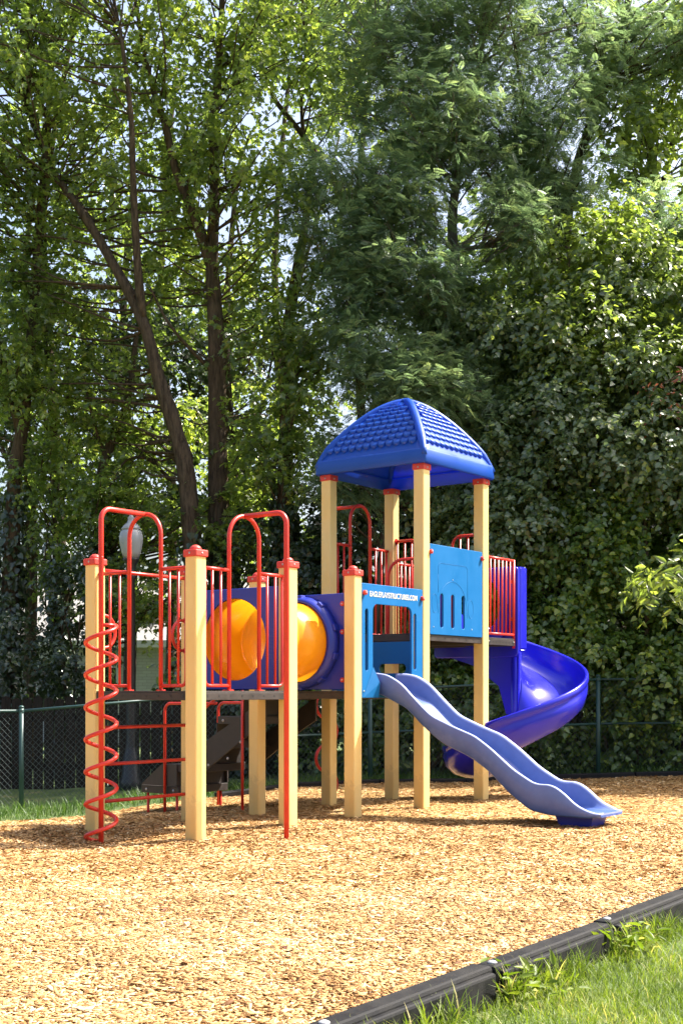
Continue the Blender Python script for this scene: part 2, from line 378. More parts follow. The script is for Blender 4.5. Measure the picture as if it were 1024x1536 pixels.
# ------------------------------------------------------------------ many-leaf meshes
class Leafy:
    def __init__(s): s.V = []; s.L = []; s.S = []; s.T = []; s.n = 0
    def put(s, tv, tf, P, H, Nn, S, tint):
        """copies of one small template (points tv, faces tf) at P, pointing along H with normal Nn, scaled by S"""
        P = np.asarray(P, float); n = len(P)
        if n == 0: return
        H = H/np.maximum(np.linalg.norm(H, axis=1, keepdims=True), 1e-9)
        X = np.cross(H, Nn); X /= np.maximum(np.linalg.norm(X, axis=1, keepdims=True), 1e-9)
        Z = np.cross(X, H); S = np.broadcast_to(S, (n,))
        tv = np.asarray(tv, float); k = len(tv)
        v = P[:, None, :]+S[:, None, None]*(tv[None, :, 0, None]*X[:, None, :]+tv[None, :, 1, None]*H[:, None, :]+tv[None, :, 2, None]*Z[:, None, :])
        s.V.append(v.reshape(-1, 3).astype(np.float32))
        lo = np.concatenate([np.asarray(f) for f in tf]); sz = np.array([len(f) for f in tf])
        s.L.append((lo[None, :]+(np.arange(n)*k)[:, None]+s.n).ravel().astype(np.int32)); s.S.append(np.tile(sz, n).astype(np.int32))
        s.T.append(np.repeat(np.broadcast_to(tint, (n,)), k).astype(np.float32)); s.n += n*k
    def build(s, name, m, parent=None, smooth=False):
        me = bpy.data.meshes.new(name)
        V = np.concatenate(s.V); L = np.concatenate(s.L); S = np.concatenate(s.S); T = np.concatenate(s.T)
        me.vertices.add(len(V)); me.vertices.foreach_set('co', V.ravel())
        me.loops.add(len(L)); me.loops.foreach_set('vertex_index', L)
        me.polygons.add(len(S)); st = np.concatenate([[0], np.cumsum(S)[:-1]]).astype(np.int32)
        me.polygons.foreach_set('loop_start', st)
        me.update(calc_edges=True)
        a = me.attributes.new('tint', 'FLOAT', 'POINT'); a.data.foreach_set('value', np.clip(T, 0, 1))
        if smooth: me.polygons.foreach_set('use_smooth', np.ones(len(S), bool))
        me.materials.append(M[m]); o = bpy.data.objects.new(name, me); C.objects.link(o)
        if parent: o.parent = parent
        return o
def mirror_leaf(half, fold=.18, droop=.25):      # half outline from base (0,0) to tip (0,1): folded along the midrib, tip drooping
    r = [(x, y, abs(x)*fold-droop*y*y) for x, y in half]; l = [(-x, y, abs(x)*fold-droop*y*y) for x, y in half[1:-1]]
    v = r+l; n = len(half)
    return v, [list(range(n)), [0]+[n-1]+list(range(len(v)-1, n-1, -1))]
LEAF = {
    'maple': mirror_leaf([(0, 0), (.16, .10), (.40, .16), (.25, .36), (.46, .56), (.20, .60), (.14, .76), (0, 1)], .25, .3),
    'vine': mirror_leaf([(0, 0), (.26, -.08), (.46, .16), (.40, .45), (.18, .78), (0, 1)], .22, .28),
    'ash': mirror_leaf([(0, 0), (.13, .14), (.20, .38), (.12, .72), (0, 1)], .3, .3),
}
def locust_leaf():
    v = []; f = []
    for i in range(6):
        y = .14+.15*i; z = -.22*y*y
        for sg in (-1, 1):
            o = len(v); L = .28*(1-.35*abs(i-2.2)/3); w2 = .072
            v += [(0, y, z), (sg*L*.5, y+.03+w2, z-.01), (sg*L, y+.05, z-.04), (sg*L*.5, y+.03-w2, z-.01)]; f.append([o, o+1, o+2, o+3])
    o = len(v); v += [(0, 1.0, -.22), (.05, 1.08, -.25), (0, 1.2, -.3), (-.05, 1.08, -.25)]; f.append([o, o+1, o+2, o+3])
    return v, f
LEAF['locust'] = locust_leaf()
def unit(a): return a/np.maximum(np.linalg.norm(a, axis=1, keepdims=True), 1e-9)

def spray(lf, kind, centers, crad, ntw, nleaf, size, out=None, droop=.35, up=1.0, tint0=.45, tvar=.22, tlen=.45):
    """twigs around each clump centre, leaves set along each twig"""
    nC = len(centers); n = nC*ntw
    cc = np.repeat(centers, ntw, 0); cr = np.repeat(np.broadcast_to(crad, (nC,)), ntw)
    d = unit(rng.normal(size=(n, 3)))*np.array([1, 1, .8]); o = cc+d*(cr*rng.uniform(.15, .8, n))[:, None]
    dirv = unit(d+rng.normal(size=(n, 3))*.5+np.array([0, 0, .15]))
    if out is not None: dirv = unit(dirv+np.repeat(out, ntw, 0)*.9)
    ct = np.repeat(np.clip(rng.normal(tint0, tvar*.6, nC), 0, 1), ntw)
    ln = tlen*rng.uniform(.6, 1.3, n)
    tt = (np.arange(nleaf)+.5)/nleaf
    P = o[:, None, :]+dirv[:, None, :]*(ln[:, None]*tt[None, :])[:, :, None]
    P[:, :, 2] -= (droop*ln[:, None]*tt[None, :]**2)
    P = P.reshape(-1, 3)+rng.normal(size=(n*nleaf, 3))*.025
    D = np.repeat(dirv, nleaf, 0); m = len(P)
    sgn = np.tile(np.where(np.arange(nleaf) % 2 == 0, 1., -1.), n)
    sd_ = unit(np.cross(D, np.array([0, 0, 1.]))+1e-6)
    H = D*.6+sd_*sgn[:, None]*.9+np.array([0, 0, -droop])+rng.normal(size=(m, 3))*.35
    Nn = np.array([0, 0, up])+rng.normal(size=(m, 3))*.45
    if out is not None: Nn = Nn+np.repeat(out, ntw*nleaf, 0)*1.0
    tv, tf = LEAF[kind]
    lf.put(tv, tf, P, unit(H), unit(Nn), size*rng.uniform(.65, 1.2, m), np.repeat(ct, nleaf)+rng.normal(size=m)*tvar)

def spline(pts, n):
    P = [Vector(p) for p in pts]; out = []; m = len(P)-1
    for i in range(n+1):
        t = i/n*m; k = min(int(t), m-1); u = t-k
        p0 = P[max(k-1, 0)]; p1 = P[k]; p2 = P[k+1]; p3 = P[min(k+2, m)]
        out.append(.5*((2*p1)+(p2-p0)*u+(2*p0-5*p1+4*p2-p3)*u*u+(3*p1-p0-3*p2+p3)*u**3))
    return out
def wood(mb, pts, r0, r1, n=None, seg=8, wob=.15):
    n = n or max(6, len(pts)*3); P = spline(pts, n)
    rs = [(r0+(r1-r0)*(i/n)**.8)*(1+wob*random.uniform(-.5, .5)) for i in range(n+1)]
    mb.tube(P, rs, seg); return P, rs

DENS = {'maple': .74, 'locust': .78, 'vine': .5}
def n3(p):
    x, y, z = p[:, 0], p[:, 1], p[:, 2]
    return np.sin(2.6*x+1.2*z+.7*y)*np.sin(2.9*z-1.0*x+2)+.6*np.sin(5.1*x+4.3*z+3*y+1)*np.sin(4.7*z-3.9*x)+.35*np.sin(9*x+2)*np.sin(8*z+y*6)
def tree(name, label, cat, trunks, regions, kind, lmat, bark='bark', lsize=.10, ntw=9, nleaf=11, droop=.35, tint=.45, ivy=None, group=None, tlen=.45, branch_r=.022, trad=.5, base=None, extra=None, up=.55, cs=1.0):
    """trunks: ([(px,py,y)...], r0, r1); regions: (px,py,y,rx_px,ry_px,ry_m,count,clump_radius)"""
    mb = MB(); nodes = []
    t0 = trunks[0][0][0]; bw = at(*t0)
    root = empty(name, (bw.x, bw.y, ghf(bw.x, bw.y)-.02)); inv = Vector(root.location)
    ivP = []
    for (pts, r0, r1) in trunks:
        r0 *= .78; r1 *= .8
        P, rs = wood(mb, [at(*p)-inv for p in pts], r0, r1)
        nodes += [(p, r) for p, r in zip(P[2:], rs[2:])]
        if ivy: ivP += [(p, q, r) for p, q, r in zip(P[:-1], P[1:], rs)]
    clump=cs; cs = []; rr = []
    for (px, py, y, rx, ry, rd, cnt, cr) in regions:
        cnt = max(4, int(cnt*DENS[kind]))
        c = at(px, py, y)-inv; k = y/F_PX
        q = unit(rng.normal(size=(cnt, 3)))*(rng.uniform(0, 1, (cnt, 1))**(1/2.6))
        cs.append(np.array(c)+q*np.array([rx*k, rd, ry*k])); rr.append(np.full(cnt, cr*clump)*rng.uniform(.7, 1.25, cnt))
    cs = np.concatenate(cs); rr = np.concatenate(rr)
    kk = n3(cs+np.array(inv)) > -.42+rng.normal(0, .12, len(cs)); cs = cs[kk]; rr = rr[kk]
    nd = np.array([tuple(p) for p, _ in nodes])
    for i in range(len(cs)):                        # a limb from the nearest lower trunk point to every clump
        d = nd-cs[i]; dist = np.linalg.norm(d, axis=1)+np.where(d[:, 2] > -.2, 1.5, 0)+rng.uniform(0, .5, len(nd))
        j = int(np.argmin(dist)); a = Vector(nd[j]); b = Vector(cs[i]); L = (b-a).length
        mid = a.lerp(b, .5)+Vector((random.uniform(-.12, .12), random.uniform(-.12, .12), .02-random.uniform(0, .12)))*L
        r0 = min(branch_r*(.5+.35*L), nodes[j][1]*.6)
        wood(mb, [a, mid, b, b+(b-a).normalized()*rr[i]*.8+Vector((0, 0, -.1))], r0, .005, 7, 5, .1)
    mb.build('trunk', bark, root)
    lf = Leafy(); spray(lf, kind, cs, rr, ntw, nleaf, lsize, None, droop, up, tint, .22, tlen)
    lf.build('crown', lmat, root)
    if ivy:                                          # ivy sleeve up to a height
        top, dens = ivy; li = Leafy(); PP = []; NN = []
        for p, q, r in ivP:
            if p.z+inv.z > top or r < .05: continue
            n = int(dens*(q-p).length*min(1, max(.08, (top-p.z-inv.z)/1.6))); tt = rng.uniform(0, 1, n); a = rng.uniform(0, 2*math.pi, n)
            T = (q-p).normalized(); X = T.orthogonal().normalized(); Y = T.cross(X)
            nn = np.outer(np.cos(a), np.array(X))+np.outer(np.sin(a), np.array(Y))
            rad = r*(1.0+rng.gamma(2, .17, n))+.015
            PP.append(np.array(p)+np.outer(tt, np.array(q-p))+nn*rad[:, None]); NN.append(nn)
        PP = np.concatenate(PP); NN = np.concatenate(NN); m = len(PP)
        li.put(*LEAF['vine'], PP, unit(np.array([0, 0, -1.])+NN*.5+rng.normal(size=(m, 3))*.4), unit(NN+rng.normal(size=(m, 3))*.35+np.array([0, 0, .3])), rng.uniform(.06, .12, m), rng.normal(.45, .22, m))
        li.build('ivy', 'ivy', root)
    return tag(root, label, cat, group)

def thicket(name, label, cat, blobs, kind, lmat, lsize=.08, per=24, ntw=4, nleaf=7, tint=.45, group=None, stems=7, out_w=1.0, droop=.45, tvar=.22, tlen=.34, extra=None, crest=False):
    """a bush or vine-covered mass: blobs (x,y,z,rx,ry,rz) in metres, leaf clumps mostly near their outer skin; per = clumps per square metre of skin"""
    x0, y0 = blobs[0][0], blobs[0][1]
    root = empty(name, (x0, y0, ghf(x0, y0)-.02)); inv = np.array(root.location)
    cs = []; outs = []
    for (x, y, z, rx, ry, rz) in blobs:
        area = 4*math.pi*((((rx*ry)**1.6+(rx*rz)**1.6+(ry*rz)**1.6)/3)**(1/1.6)); n = int(area*per)
        d = unit(rng.normal(size=(n, 3))); lump = 1+.10*np.sin(d[:, 0]*7+x)*np.sin(d[:, 2]*8+z)+.07*np.sin(d[:, 1]*11+d[:, 2]*13)
        f = np.where(rng.uniform(size=n) < .75, rng.uniform(.86, 1.04, n), rng.uniform(.5, .9, n))*lump
        p = np.array([x, y, z])+d*f[:, None]*np.array([rx, ry, rz])
        v3 = n3(p); p = p+d*(.16*np.clip(v3, -1, 1))[:, None]+rng.normal(size=(n, 3))*.04
        k = (p[:, 2] > gh(p[:, 0], p[:, 1])+.05) & (v3 > -.38+rng.normal(0, .12, n))
        nn = unit(d/np.array([rx, ry, rz]))
        cs.append(p[k]-inv); outs.append(nn[k])
    cs = np.concatenate(cs); outs = np.concatenate(outs)
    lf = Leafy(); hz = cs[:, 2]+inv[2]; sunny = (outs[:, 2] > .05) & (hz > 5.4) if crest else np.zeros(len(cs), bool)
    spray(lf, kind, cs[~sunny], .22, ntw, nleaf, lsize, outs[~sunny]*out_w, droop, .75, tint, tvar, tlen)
    if sunny.any(): lc = Leafy(); spray(lc, kind, cs[sunny], .25, ntw, nleaf, lsize, outs[sunny]*out_w*.5, droop, .9, .45, tvar, tlen); lc.build('sun_tinted_crest', 'grape', root)  # paler leaf colour on the high upward-facing clumps paints in sunlight on the crest
    mb = MB()
    for s_ in range(stems):
        b = random.choice(blobs); bx = b[0]+random.uniform(-.5, .5)*b[3]; by = b[1]+random.uniform(-.3, .3)*b[4]
        g0 = ghf(bx, by)-.05
        top = Vector((b[0]+random.uniform(-.5, .5)*b[3], b[1]+random.uniform(-.4, .4)*b[4], b[2]+random.uniform(.1, .6)*b[5]))
        a = Vector((bx, by, g0)); m1 = a.lerp(top, .45)+Vector((random.uniform(-.25, .25), random.uniform(-.2, .2), 0))
        iv = Vector(inv); wood(mb, [a-iv, m1-iv, top-iv], random.uniform(.03, .07), .012, 9, 6)
    if not stems:
        b = blobs[0]; iv = Vector(inv); c_ = Vector(b[:3]); wood(mb, [c_+Vector((1.9, .7, .7))-iv, c_+Vector((.8, .3, .45))-iv, c_+Vector((-.2, 0, -.05))-iv], .03, .008, 9, 6)
    mb.build('stem', 'bark', root)
    lf.build('foliage', lmat, root)
    if extra: extra(root, inv)
    return tag(root, label, cat, group)
# ------------------------------------------------------------------ the play structure (local x = right-front, y = away right, origin at its front post)
TH = .641
PS = empty('play_structure', (-1.2165, 10.733, 0), -TH)
tag(PS, 'multi-level playground structure with tan posts, red rails, blue roof, tunnel and two slides', 'playground structure')
def l2w(a, b):
    return (-1.2165+a*math.cos(TH)+b*math.sin(TH), 10.733-a*math.sin(TH)+b*math.cos(TH))
def gl(a, b): return ghf(*l2w(a, b))
S = 1.22; D1 = 1.222; D2 = 1.83; PW = .127
H1, H2 = 2.392, 3.575
def bolt(parent, c, ax, r=.010, h=.007):
    mb = MB(); mb.dome(c, r, ax, h); mb.build('bolt', 'steel', parent)
POSTS = {'A': (-S, 0), 'B': (0, 0), 'D': (0, S), 'J': (-S, S), 'E': (0, S+1), 'C': (-S, S+1), 'G': (0, 2*S+1), 'F': (-S, 2*S+1), 'H': (0, 3*S+1), 'I': (-S, 3*S+1)}
def post_mesh(h):
    mb = MB(); mb.box2((-PW/2, -PW/2, -.45), (PW/2, PW/2, h), .012); return mb
def cap_mesh(h):
    mb = MB(); mb.box2((-.076, -.076, h-.052), (.076, .076, h+.008), .010)
    mb.dome((0, 0, h+.006), .052, h=.046, seg=16); return mb
for k, (a, b) in POSTS.items():
    tall = k in 'FGHI'
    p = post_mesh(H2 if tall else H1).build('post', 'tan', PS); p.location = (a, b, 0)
    if tall:
        mb = MB(); mb.box2((-.072, -.072, H2-.035), (.072, .072, H2+.03), .006); c = mb.build('collar', 'redcap', p)
        bolt(p, (0, -.072, H2-.01), (0, -1, 0)); bolt(p, (.072, 0, H2-.01), (1, 0, 0))
    else:
        cap_mesh(H1).build('cap', 'redcap', p)
        bolt(p, (0, -.075, H1-.022), (0, -1, 0)); bolt(p, (.075, 0, H1-.022), (1, 0, 0))

# decks: sheet with holes would be hidden (seen edge-on): slab with a folded rim of bolt holes
def deck(x0, x1, y0, y1, z, t=.078, faces=('f', 'r')):
    mb = MB(); e = .035
    mb.box2((x0+.002, y0+.002, z-.012), (x1-.002, y1-.002, z), .003)
    mb.box2((x0, y0, z-t), (x1, y0+.02, z-.013), .004); mb.box2((x0, y1-.02, z-t), (x1, y1, z-.013), .004)
    mb.box2((x0, y0+.021, z-t), (x0+.02, y1-.021, z-.013), .004); mb.box2((x1-.02, y0+.021, z-t), (x1, y1-.021, z-.013), .004)
    for i in range(1, 4):                                  # cross channels underneath
        y = y0+(y1-y0)*i/4; mb.box2((x0+.021, y-.02, z-t+.01), (x1-.021, y+.02, z-.014))
    d = mb.build('deck', 'dark', PS)
    for i in range(1, 9):
        u = i/9
        for c, ax in (((x0+(x1-x0)*u, y0-.0015, z-t*.55), (0, -1, 0)), ((x1-.0005, y0+(y1-y0)*u, z-t*.55), (1, 0, 0))):
            h = MB(); h.cyl(c, .009, .002, ax, 10); h.build('bolt_hole', 'pole', d)
    for u in (.07, .93):
        bolt(d, (x0+(x1-x0)*u, y0-.001, z-t*.5), (0, -1, 0)); bolt(d, (x1+.001, y0+(y1-y0)*u, z-t*.5), (1, 0, 0))
    return d
q = .045
deck(-S-q, q, -q, S+q, D1); deck(-S-q, q, S+1-q, 2*S+1+q, D1); deck(-S-q, q, 2*S+1-q, 3*S+1+q, D2); deck(-S-q, q, 3*S+1+q+.006, 5.37, D2, .085)

# ---- red tube work
TR = .0185; BR = .0115
def guard(to3, s0, s1, z0, zt, zb, nb, curl=None, name='guard_rail', r=.016, parent=None):
    """rail section between s0 and s1 along a side: top and bottom rail and thin balusters; curl = end (0/1) that turns down round"""
    mb = MB()
    if curl is None:
        mb.tube([to3(s0, zt), to3(s1, zt)], r); o = mb.build(name, 'red', PS)
        mb = MB(); mb.tube([to3(s0, zb), to3(s1, zb)], r); mb.build('bottom_rail', 'red', o)
    else:
        e = s1 if curl else s0; o = s0 if curl else s1; sg = 1 if curl else -1; e0 = o
        mb.tube(fillet([to3(e0, zt), to3(e+sg*.02, zt)], .05), r); o = mb.build(name, 'red', PS)
        mb = MB(); mb.tube(fillet([to3(e0, zb), to3(e-sg*.012, zb), to3(e-sg*.012, zt)], .055, 8), r*.9); mb.build('bottom_rail', 'red', o)
    for i in range(nb):
        s = s0+(s1-s0)*(i+1)/(nb+1); mb = MB(); mb.tube([to3(s, zb), to3(s, zt)], BR, 8); mb.build('baluster', 'red', o)
    return o
def arch_set(to3, sa, sb, zd, z_top, s_lo, s_hi, flip, pole, dz=.0):
    """walk-through arch with guards on both sides and a loop running out to the climbing pole"""
    mid = (sa+sb)/2; rad = (sb-sa)/2; arc = [to3(mid-rad*math.cos(math.pi*k/16), z_top-rad+rad*math.sin(math.pi*k/16)) for k in range(17)]
    mb = MB(); mb.tube([to3(sa, zd)]+arc+[to3(sb, zd)], TR, 12)
    ar = mb.build('arch_rail', 'red', PS)
    for s in (sa, sb):
        mb = MB(); mb.box(Vector(to3(s, zd+.006)), (.06, .06, .010), .003); mb.build('foot_plate', 'red', ar)
    guard(to3, s_lo, sa, zd, zd+1.038, zd+.045, 2, curl=0); guard(to3, sb, s_hi, zd, zd+1.038, zd+.045, 2, curl=1)
    return mid
F_ = lambda s, z: (s, -.012, z)          # side A-B
R_ = lambda s, z: (.012, s, z)           # side B-D
L_ = lambda s, z: (-S-.012, s, z)        # tower's left side F-I
ZT = 2.745
arch_set(F_, -.775, -.392, D1, ZT, -S+.085, -.085, 0, None)
arch_set(R_, .405, .80, D1, ZT, .085, S-.085, 0, None)
arch_set(L_, 3.85, 4.235, D2, 3.345, 3.5, 4.58, 0, None)

# spiral climber on the A-B side
g0 = gl(-.58, -.52)
mb = MB(); mb.tube(fillet([(-.58, -.52, g0-.2), (-.58, -.52, ZT-.003), (-.58, -.012, ZT-.003)], .10, 8), .0215, 14)
mb.tube([(-.58, -.52, 2.33), (-.58, -.52, 2.336)], .0228, 14)
sc = mb.build('spiral_climber', 'red', PS)
mb = MB(); pts = []; nt_ = 8.25; pitch = .268; zt = 1.222+(1036.5-938)/1927*10.66; ph0 = R(25)
n = int(nt_*26)
for i in range(n+1):
    t = i/26; a = ph0-2*math.pi*t+TH; z = zt-pitch*t
    if z < g0-.06: break
    pts.append((-.58+.127*math.cos(a), -.52+.127*math.sin(a), z))
mb.tube(pts, .0175, 10)
a = ph0+TH
mb.tube([(-.58, -.52, zt+.004), (-.58+.127*math.cos(a), -.52+.127*math.sin(a), zt+.002)], .016, 8)
a = ph0-2*math.pi*3.3+TH; z = zt-pitch*3.3
mb.tube([(-.58, -.52, z), (-.58+.127*math.cos(a), -.52+.127*math.sin(a), z)], .012, 8)
mb.build('coil', 'red', sc)
# fire pole on the B-D side
mb = MB(); mb.tube(fillet([(.483, .605, gl(.48, .605)-.2), (.483, .605, ZT), (.012, .605, ZT)], .10, 8), .0225, 14)
mb.tube([(.483, .605, 2.34), (.483, .605, 2.346)], .0238, 14)
mb.build('fire_pole', 'red', PS)
# S-shaped snake climber on the tower's left side
mb = MB(); cx_, cy_ = -1.72, 4.05
mb.tube(fillet([(cx_, cy_, 1.19), (cx_, cy_, 3.34), (-S-.012, cy_, 3.34)], .10, 8), .02, 12)
pts = []; zz = 1.22; rad = .155; sg = -1; zc = 1.215
k = 0
while zc > -.2:
    for i in range(13):
        a = math.pi*i/12; pts.append((cx_, cy_+sg*1.30*rad*math.sin(a), zc-rad+rad*math.cos(a)))
    zc -= 2*rad; sg = -sg
mb.tube(pts, .018, 10); mb.build('snake_climber', 'red', PS)
# rungs, top bar and half-ring handholds between posts A and J
for z in (.893, .563, .229):
    mb = MB(); mb.tube([(-S, .06, z), (-S, S-.06, z)], .0165, 10); mb.build('climber_rung', 'red', PS)
mb = MB(); mb.tube([(-S, .06, 2.305), (-S, S-.06, 2.305)], .0165, 10); mb.build('top_bar', 'red', PS)
for y0, sg in ((.062, 1), (S-.062, -1)):
    mb = MB(); mb.tube([(-S, y0, 1.90)]+[(-S, y0+sg*(.05+.13*math.sin(math.pi*k/14)), 1.755+.145*math.cos(math.pi*k/14)) for k in range(15)]+[(-S, y0, 1.61)], .0155, 10)
    hh_ = mb.build('handhold', 'red', PS)
    for z in (1.90, 1.61):
        mb = MB(); mb.cyl((-S, y0-sg*.002, z), .03, .008, (0, sg, 0), 12); mb.build('flange', 'red', hh_)

# ---- tunnel
def clips(parent, spots):                                   # red plastic clamps with a steel bolt
    for (x, y, z, ax) in spots:
        mb = MB(); mb.cyl((x, y, z), .024, .026, ax, 14); mb.dome(Vector((x, y, z))+Vector(ax)*.026, .022, ax, .006, 12); c = mb.build('clamp', 'redcap', parent)
        mb = MB(); mb.dome(Vector((x, y, z))+Vector(ax)*.030, .009, ax, .006); mb.build('bolt', 'steel', parent)
TC = (-.61, 1.703); TRAD = .385
for nm, yy in (('tunnel_panel', S-.035), ('tunnel_panel', S+1+.0)):
    pn = flat_panel(nm, [rrect(-S+.07, 1.235, -.07, 2.18, .012), circ(*TC, TRAD, n=64)], .034, 'royal', PS, lambda p, q_, n_, yy=yy: (p, yy-n_, q_), .007)
    if yy > 2: clips(pn, [(-.10, yy-.018, z, (0, -1, 0)) for z in (2.075, 1.80, 1.33)])
tb = MB(); y0, y1 = S-.04, S+1.01
prof = [(0, TRAD-.004), (.10, TRAD-.004), (.115, TRAD+.004), (.30, TRAD+.002), (.47, TRAD-.012), (.485, TRAD-.028), (.53, TRAD-.028), (.545, TRAD-.012), (.72, TRAD+.002), (.93, TRAD+.004), (.945, TRAD-.004), (1.05, TRAD-.004)]
vs = []; fs = []; sg = 72
for (d, r) in prof:
    for k in range(sg):
        a = 2*math.pi*k/sg; vs.append((TC[0]+r*math.cos(a), y0+d, TC[1]+r*math.sin(a)))
for i in range(len(prof)-1):
    for k in range(sg): fs.append([i*sg+k, i*sg+(k+1) % sg, (i+1)*sg+(k+1) % sg, (i+1)*sg+k])
tb.add(vs, fs, True); tn = tb.build('tunnel', 'orange', PS)
for yc, sgn in ((S-.018, 1), (S+1-.018, -1)):               # blue collar with lugs where the barrel meets each panel
    mb = MB(); vs = []; fs = []
    ring = [(TRAD+.010, 0), (TRAD+.075, 0), (TRAD+.070, .05), (TRAD+.045, .12), (TRAD+.012, .125), (TRAD+.010, 0)]
    for (r, d) in ring:
        for k in range(sg):
            a = 2*math.pi*k/sg; vs.append((TC[0]+r*math.cos(a), yc+sgn*d, TC[1]+r*math.sin(a)))
    for i in range(len(ring)-1):
        for k in range(sg): fs.append([i*sg+k, i*sg+(k+1) % sg, (i+1)*sg+(k+1) % sg, (i+1)*sg+k])
    mb.add(vs, fs, True); lug = mb
    for k in range(10):
        a = 2*math.pi*(k+.5)/10; r_ = TRAD+.052
        Mx = Matrix.Rotation(-a, 4, 'Y')
        lug.box((TC[0]+r_*math.cos(a), yc+sgn*.035, TC[1]+r_*math.sin(a)), (.072, .075, .075), .01, Mx)
    lug.build('tunnel_collar', 'royal', tn)
mb = MB(); mb.box2((-S-.045, S+.05, D1-.075), (.045, S+1-.05, D1-.004), .004); 
mb2 = MB(); mb2.box2((-.10, S+.046, D1-.076), (.045, S+1-.046, D1-.03), .004)

# ---- slide panel between E and G, with opening, slots and lettering
yA, yB = S+1+.07, 2*S+1-.07
hole = [(2.50, 1.10), (3.16, 1.10)]+rrect(2.475, 1.3, 3.165, 2.085, .07)[:12]
op = [(2.475, 1.46), (2.475, 2.02)]
open_ = rrect(2.475, 1.24, 3.165, 2.083, .075)
pn = flat_panel('slide_panel', [rrect(yA, 1.155, yB, 2.278, .012), open_, rrect(2.345, 1.42, 2.395, 2.03, .025), rrect(3.20, 1.44, 3.248, 2.02, .024)], .024, 'sky', PS, lambda p, q_, n_: (.046+n_, p, q_), .004)
clips(pn, [(.058, yA+.035, 2.185, (1, 0, 0)), (.058, yB-.02, 2.185, (1, 0, 0))])
mb = MB(); mb.dome((.058, yA+.03, 1.22), .009, (1, 0, 0)); mb.build('bolt', 'steel', pn)
cu = bpy.data.curves.new('lettering', 'FONT'); cu.body = 'EAGLEPLAYSTRUCTURES.COM'; cu.size = .074; cu.extrude = .0012; cu.offset = .0012; cu.space_character = 1.06; cu.align_x = 'CENTER'; cu.align_y = 'CENTER'
tmp = bpy.data.objects.new('t', cu); C.objects.link(tmp); dg = bpy.context.evaluated_depsgraph_get(); me = bpy.data.meshes.new_from_object(tmp.evaluated_get(dg)); bpy.data.objects.remove(tmp)
xs_ = [v.co.x for v in me.vertices]; wd = max(xs_)-min(xs_); kx = .84/wd
for v in me.vertices: v.co = (.0593+v.co.z, (yA+yB)/2+.012+(v.co.x-(max(xs_)+min(xs_))/2)*kx, 2.178+v.co.y)
me.materials.clear(); me.materials.append(M['cream']); o = bpy.data.objects.new('lettering', me); C.objects.link(o); o.parent = pn

# riser panel between the lower and the tower deck, with a hand slot
flat_panel('riser_panel', [rrect(-S+.07, D1+.004, -.07, D2-.085, .01), rrect(-.52, 1.41, -.17, 1.51, .047)], .022, 'sky', PS, lambda p, q_, n_: (p, 2*S+1-.034-n_, q_), .004)

# ---- panel on the tower with three slots and routed outlines
y0, y1 = 2*S+1+.072, 3*S+1-.072
yc = (y0+y1)/2
slots = [rrect(c-.032, 1.895, c+.032, 2.262, .032) for c in (3.742, 3.963, 4.178)]
tp = flat_panel('tower_panel', [rrect(y0, D2-.01, y1, 2.775, .014)]+slots, .024, 'sky', PS, lambda p, q_, n_: (.046+n_, p, q_), .004)
clips(tp, [(.058, y1-.02, 2.70, (1, 0, 0)), (.058, y0+.0, 2.69, (1, 0, 0))])
mb = MB()
def groove(pts, closed=False): mb.tube([(.0585, a, b) for a, b in pts], .0017, 6, closed)
groove([(3.67, 2.27), (3.67, 2.46)]+[]); 
groove(fillet([(3.672, 2.29, 0), (3.672, 2.585, 0), (4.268, 2.585, 0), (4.268, 2.21, 0)], .05) and [(p.x, p.y) for p in fillet([(3.672, 2.29, 0), (3.672, 2.585, 0), (4.268, 2.585, 0), (4.268, 2.21, 0)], .05)])
groove([(3.963-.29*math.cos(math.pi*k/24), 2.10+.30*math.sin(math.pi*k/24)) for k in range(25)])
groove(circ(3.60, 2.15, .055, .10), True); groove(circ(4.335, 2.12, .055, .10), True)
groove([(3.672, 2.05), (3.672, 2.15)]); groove([(4.255, 2.02), (4.255, 2.12)])
mb.build('routed_outline', 'groove', tp)
for a, b in ((3.58, 1.90), (4.36, 1.90), (3.963, 2.42)): bolt(tp, (.0585, a, b), (1, 0, 0), .008, .004)

# ---- railings of the small landing and the gates at the tower's far side
E_ = lambda s, z: (.03, s, z)
guard(E_, 3*S+1+.065, 5.35, D2, 2.74, 1.875, 6, None, 'landing_rail')
mb = MB(); mb.tube([(.03, 5.35, 1.72), (.03, 5.35, 2.75)], .017, 10); mb.build('landing_rail_post', 'red', PS)
guard(lambda s, z: (-S-.03, s, z), 3*S+1+.065, 5.35, D2, 2.74, 1.875, 6, None, 'landing_rail')
Yb = 3*S+1
for x0, x1 in ((-S+.075, -.84), (-.06, -.38)):
    sg = 1 if x1 > x0 else -1
    mb = MB(); mb.tube(fillet([(x0, Yb, 2.985), (x1, Yb, 2.985), (x1, Yb, D2)], .11, 8), .0165, 10); gr = mb.build('gate_rail', 'red', PS)
    mb = MB(); mb.tube([(x0, Yb, D2+.05), (x1, Yb, D2+.05)], .013, 8); mb.build('bottom_rail', 'red', gr)
    for u in (.02, .36, .68):
        mb = MB(); mb.tube([(x0+(x1-x0)*u, Yb, D2+.05), (x0+(x1-x0)*u, Yb, 2.985)], .0125, 8); mb.build('baluster', 'red', gr)
    mb = MB(); mb.cyl((x0-sg*.012, Yb, 2.985), .034, .01, (sg, 0, 0), 12); mb.build('flange', 'red', gr)
# curved grab rail at the step up
mb = MB(); yq = 2*S+1+.02
mb.tube(fillet([(-.44, yq, D2-.02), (-.44, yq, 2.62), (-.07, yq, 2.62)], .2, 10), .017, 10)
mb.build('grab_rail', 'red', PS)

